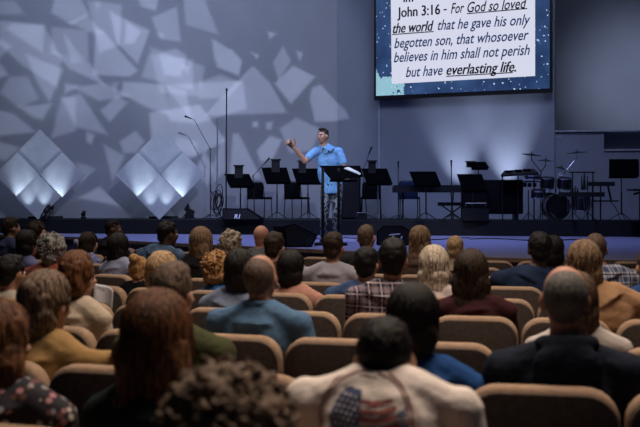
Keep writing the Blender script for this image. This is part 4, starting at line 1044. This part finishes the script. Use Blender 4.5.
# ------------------------------------------------------------------ the speaker on the stage
def speaker():
    D = 14.75; px = 330; p = ons(px, D)
    t = thing('person', 'man in light blue short-sleeved shirt speaking at the lectern, right hand raised', 'person', p, 0)
    # world-aligned local frame: -Y faces the audience; x to the right of the photo
    def W(x, y, dy=0.): return Vector(((x-px)/F*D, dy, Z(y, D)-ST))
    head = W(323.0, 136.5, -.05); ztop = W(323, 127).z
    yawM = Matrix.Translation(head) @ Matrix.Rotation(PI-math.radians(38), 4, 'Z') @ Matrix.Rotation(math.radians(-3), 4, 'X')
    shR = W(315.8, 151, -.0); shL = W(339.5, 151.5, .02)
    elR = W(305.0, 161.5, -.12); wrR = W(294.8, 148.5, -.22)
    elL = W(344.5, 168, -.02); wrL = W(345, 176, -.30)
    hipz = .93
    def torso(mb, g):
        cx = (shR.x+shL.x)/2
        mb.sph((cx, .02, 1.30), (.165+g, .112+g, .20+g), None, 18); mb.sph((cx, .01, 1.12), (.150+g, .115+g, .22+g), None, 18)
        mb.sph((.03, .01, .98), (.160+g, .118+g, .13+g), None, 16)
        mb.cap(shR+Vector((.03, 0, 0)), shL-Vector((.03, 0, 0)), .058+g, .058+g, 14)
        mb.cone((cx, .01, shR.z), (head.x+.02, -.02, shR.z+.09), .12+g, .055+g, 16)
    vox = .009
    mb = MB(); head_prims(mb, (0, 0, 0), 1.0, yawM, False, 16)
    mb.cap((head.x+.02, -.01, shR.z), (head.x+.005, -.03, head.z-.06), .062, .056, 14); torso(mb, 0)
    mb.cap(shR, elR, .055, .048, 14); mb.cap(elR, wrR, .048, .034, 14); mb.cap(shL, elL, .052, .043, 14); mb.cap(elL, wrL, .043, .028, 14)
    hand_prims(mb, wrR, (-.62, -.2, .62), (.3, .9, .1), -1, 1.4, .80); mb.sph(wrR+Vector((-.035, -.02, .04)), (.040, .026, .040), None, 12)
    hand_prims(mb, wrL, (.1, -.9, -.1), (0, 0, 1), 1, 1.05, .35)
    L = [(.0, 'l'), (0, 'r')]
    legs = []
    for sx, fx in ((-1, -.06), (1, .10)):
        hip = Vector((.03+sx*.085, .01, .90)); kn = Vector((.01+sx*.095, -.03, .50)); an = Vector((.0+sx*.10, .03, .09)); legs.append((hip, kn, an, sx))
        mb.cap(hip, kn, .088, .062, 14); mb.cap(kn, an, .058, .038, 14); mb.cap(an+Vector((0, .02, -.045)), an+Vector((sx*.03, -.16, -.055)), .040, .032, 10)
    body = remesh(mb, .0075, 2); link('body', body, skin('speaker_skin', (.47, .26, .19)), t)
    for o, s2 in ((.031, 1), (-.031, -1)):
        mb = MB(); mb.sph((o, .082, .008), .0095, yawM, 10); e = mb.build('eye', mat('eye_white', (.6, .6, .6)), t, True)
        mb = MB(); mb.sph((o, .0895, .008), .0052, yawM, 8); mb.build('pupil', mat('dark_iris', (.02, .012, .01), .2), e, True)
    mb = MB(); mb.sph((0, .0985, -.054), (.022, .004, .004), yawM, 8); mb.build('mouth', mat('lips', (.30, .11, .09), .5), t, True)
    mb = MB()
    for sx in (-1, 1): mb.sph((sx*.030, .098, .030), (.018, .007, .0045), yawM, 8)
    mb.build('eyebrows', HM['darkbrown'], t, True)
    mb = MB(); mb.sph((0, -.022, .046), (.080, .094, .090), yawM, 16); mb.sph((0, -.060, -.005), (.064, .046, .064), yawM, 16); mb.sph((0, .03, .112), (.056, .052, .026), yawM, 14)
    link('hair', remesh(mb, .008, 1, .007, 26), HM['darkbrown'], t)
    sm = cloth('speaker_blue_shirt', (.17, .36, .66), .06)
    mb = MB(); torso(mb, .010); mb.cone(shR, shR.lerp(elR, .80), .064, .068, 16); mb.sph(shR, .064, None, 14); mb.cone(shL, shL.lerp(elL, .80), .062, .066, 16); mb.sph(shL, .062, None, 14)
    mb.cone((.03, .01, .80), (.03, .01, 1.05), .168, .154, 24, Matrix.Translation((0, 0, 0)) @ Matrix.Diagonal((1, .78, 1, 1)))
    shirt = link('shirt', remesh(mb, .009, 2, .010, 9, 4), sm, t)
    bvh = BVHTree.FromPolygons([v.co[:] for v in shirt.data.vertices], [q.vertices[:] for q in shirt.data.polygons])
    def onto(x, z, lift=.004):
        h = bvh.ray_cast(Vector((x, -1, z)), Vector((0, 1, 0))); return Vector((x, (h[0].y if h[0] else -.12)-lift, z))
    cx = (shR.x+shL.x)/2-.01
    mb = MB(); zz = [.84+.03*i for i in range(20)]
    mb.tube([onto(cx, z) for z in zz if z < shR.z-.02], .004, 5); mb.build('button_placket', sm, shirt)
    for i in range(6):
        mb = MB(); mb.sph(onto(cx-.006, .90+i*.09, .006), (.007, .004, .007), None, 8); mb.build('button', mat('white_button', (.7, .72, .75)), shirt, True)
    q = onto(cx+.085, 1.27, .002); mb = MB(); n = 6
    g = [[onto(cx+.035+.1*i/n, 1.20+.11*j/n, .006) for i in range(n+1)] for j in range(n+1)]
    mb.v = [tuple(v) for r in g for v in r]; mb.f = [(j*(n+1)+i, j*(n+1)+i+1, (j+1)*(n+1)+i+1, (j+1)*(n+1)+i) for i in range(n) for j in range(n)]; mb.build('pocket', sm, shirt, True)
    mb = MB(); c = Vector((head.x+.012, -.03, shR.z+.075)); pts = [c+Vector((.062*math.sin(a), -.060*math.cos(a), -.025*math.cos(a))) for a in [2*PI*i/26 for i in range(27)]]
    mb.tube(pts, .014, 8)
    for sx in (-1, 1): mb.cone(c+Vector((sx*.025, -.065, -.028)), c+Vector((sx*.050, -.088, -.070)), .015, .006, 8)
    link('collar', remesh(mb, .006, 1), sm, t)
    mb = MB(); mb.sph(onto(cx+.025, shR.z-.012, .02), (.014, .010, .018), None, 8); mb.build('clip_microphone', blackplastic, t, True)
    # dark trousers with a pale branching pattern
    pm, nt, b = nodes_of('patterned_trousers'); L_ = nt.links.new
    tc = nt.nodes.new('ShaderNodeTexCoord'); mp = nt.nodes.new('ShaderNodeMapping'); L_(tc.outputs['Object'], mp.inputs[0]); mp.inputs['Scale'].default_value = (1, 1, .7)
    v = nt.nodes.new('ShaderNodeTexVoronoi'); v.feature = 'DISTANCE_TO_EDGE'; v.inputs['Scale'].default_value = 15; L_(mp.outputs[0], v.inputs[0])
    r = nt.nodes.new('ShaderNodeValToRGB'); r.color_ramp.elements[0].position = .03; r.color_ramp.elements[0].color = (.22, .26, .33, 1); r.color_ramp.elements[1].position = .10; r.color_ramp.elements[1].color = (.02, .025, .035, 1)
    L_(v.outputs[0], r.inputs[0]); L_(r.outputs[0], b.inputs['Base Color']); b.inputs['Roughness'].default_value = .9
    mb = MB(); mb.sph((.03, .01, .92), (.168, .124, .12), None, 16)
    for hip, kn, an, sx in legs: mb.cap(hip, kn, .098, .074, 14); mb.cone(kn, an, .073, .060, 14); mb.sph(kn, .073, None, 12)
    link('trousers', remesh(mb, .010, 2, .006, 9), pm, t)
    for hip, kn, an, sx in legs:
        mb = MB(); mb.cap(an+Vector((0, .02, -.045)), an+Vector((sx*.03, -.17, -.050)), .045, .038, 12); mb.box((an.x+sx*.015, an.y-.07, .012), (.085, .27, .022), None, sx*.15)
        link('shoe', remesh(mb, .009, 1), shoem, t)
speaker()

# white bulletin sheet held up over the seat backs on the left
hp = at(103, 297, 5.75)
t = thing('paper_sheet', 'white printed bulletin sheet propped on a seat right of the pinned auburn hair', 'paper', hp, -.25); t.rotation_euler = (.3, .30, -.25)
mb = MB(); n = 8; vs = []; 
for j in range(n+1):
    for i in range(n+1):
        u, v = i/n-.5, j/n-.5; vs.append((u*.135-v*.035, .03*math.cos(u*3)+v*.05, v*.105+u*(-.025)+.010*math.sin(u*4)))
fs = [(j*(n+1)+i, j*(n+1)+i+1, (j+1)*(n+1)+i+1, (j+1)*(n+1)+i) for i in range(n) for j in range(n)]
mb.add(vs, fs); pg = mb.build('page', mat('bulletin_paper', (.62, .62, .68), .8, 0, .03), t, True)
md = pg.modifiers.new('s', 'SOLIDIFY'); md.thickness = .002
mb = MB()
for k in range(2): mb.tube([(-.055+k*.004, .005, .045+.012*k), (.0, .012, .035+.012*k)], .0022, 4)
mb.build('print_mark', mat('dark_print', (.03, .03, .04)), t)
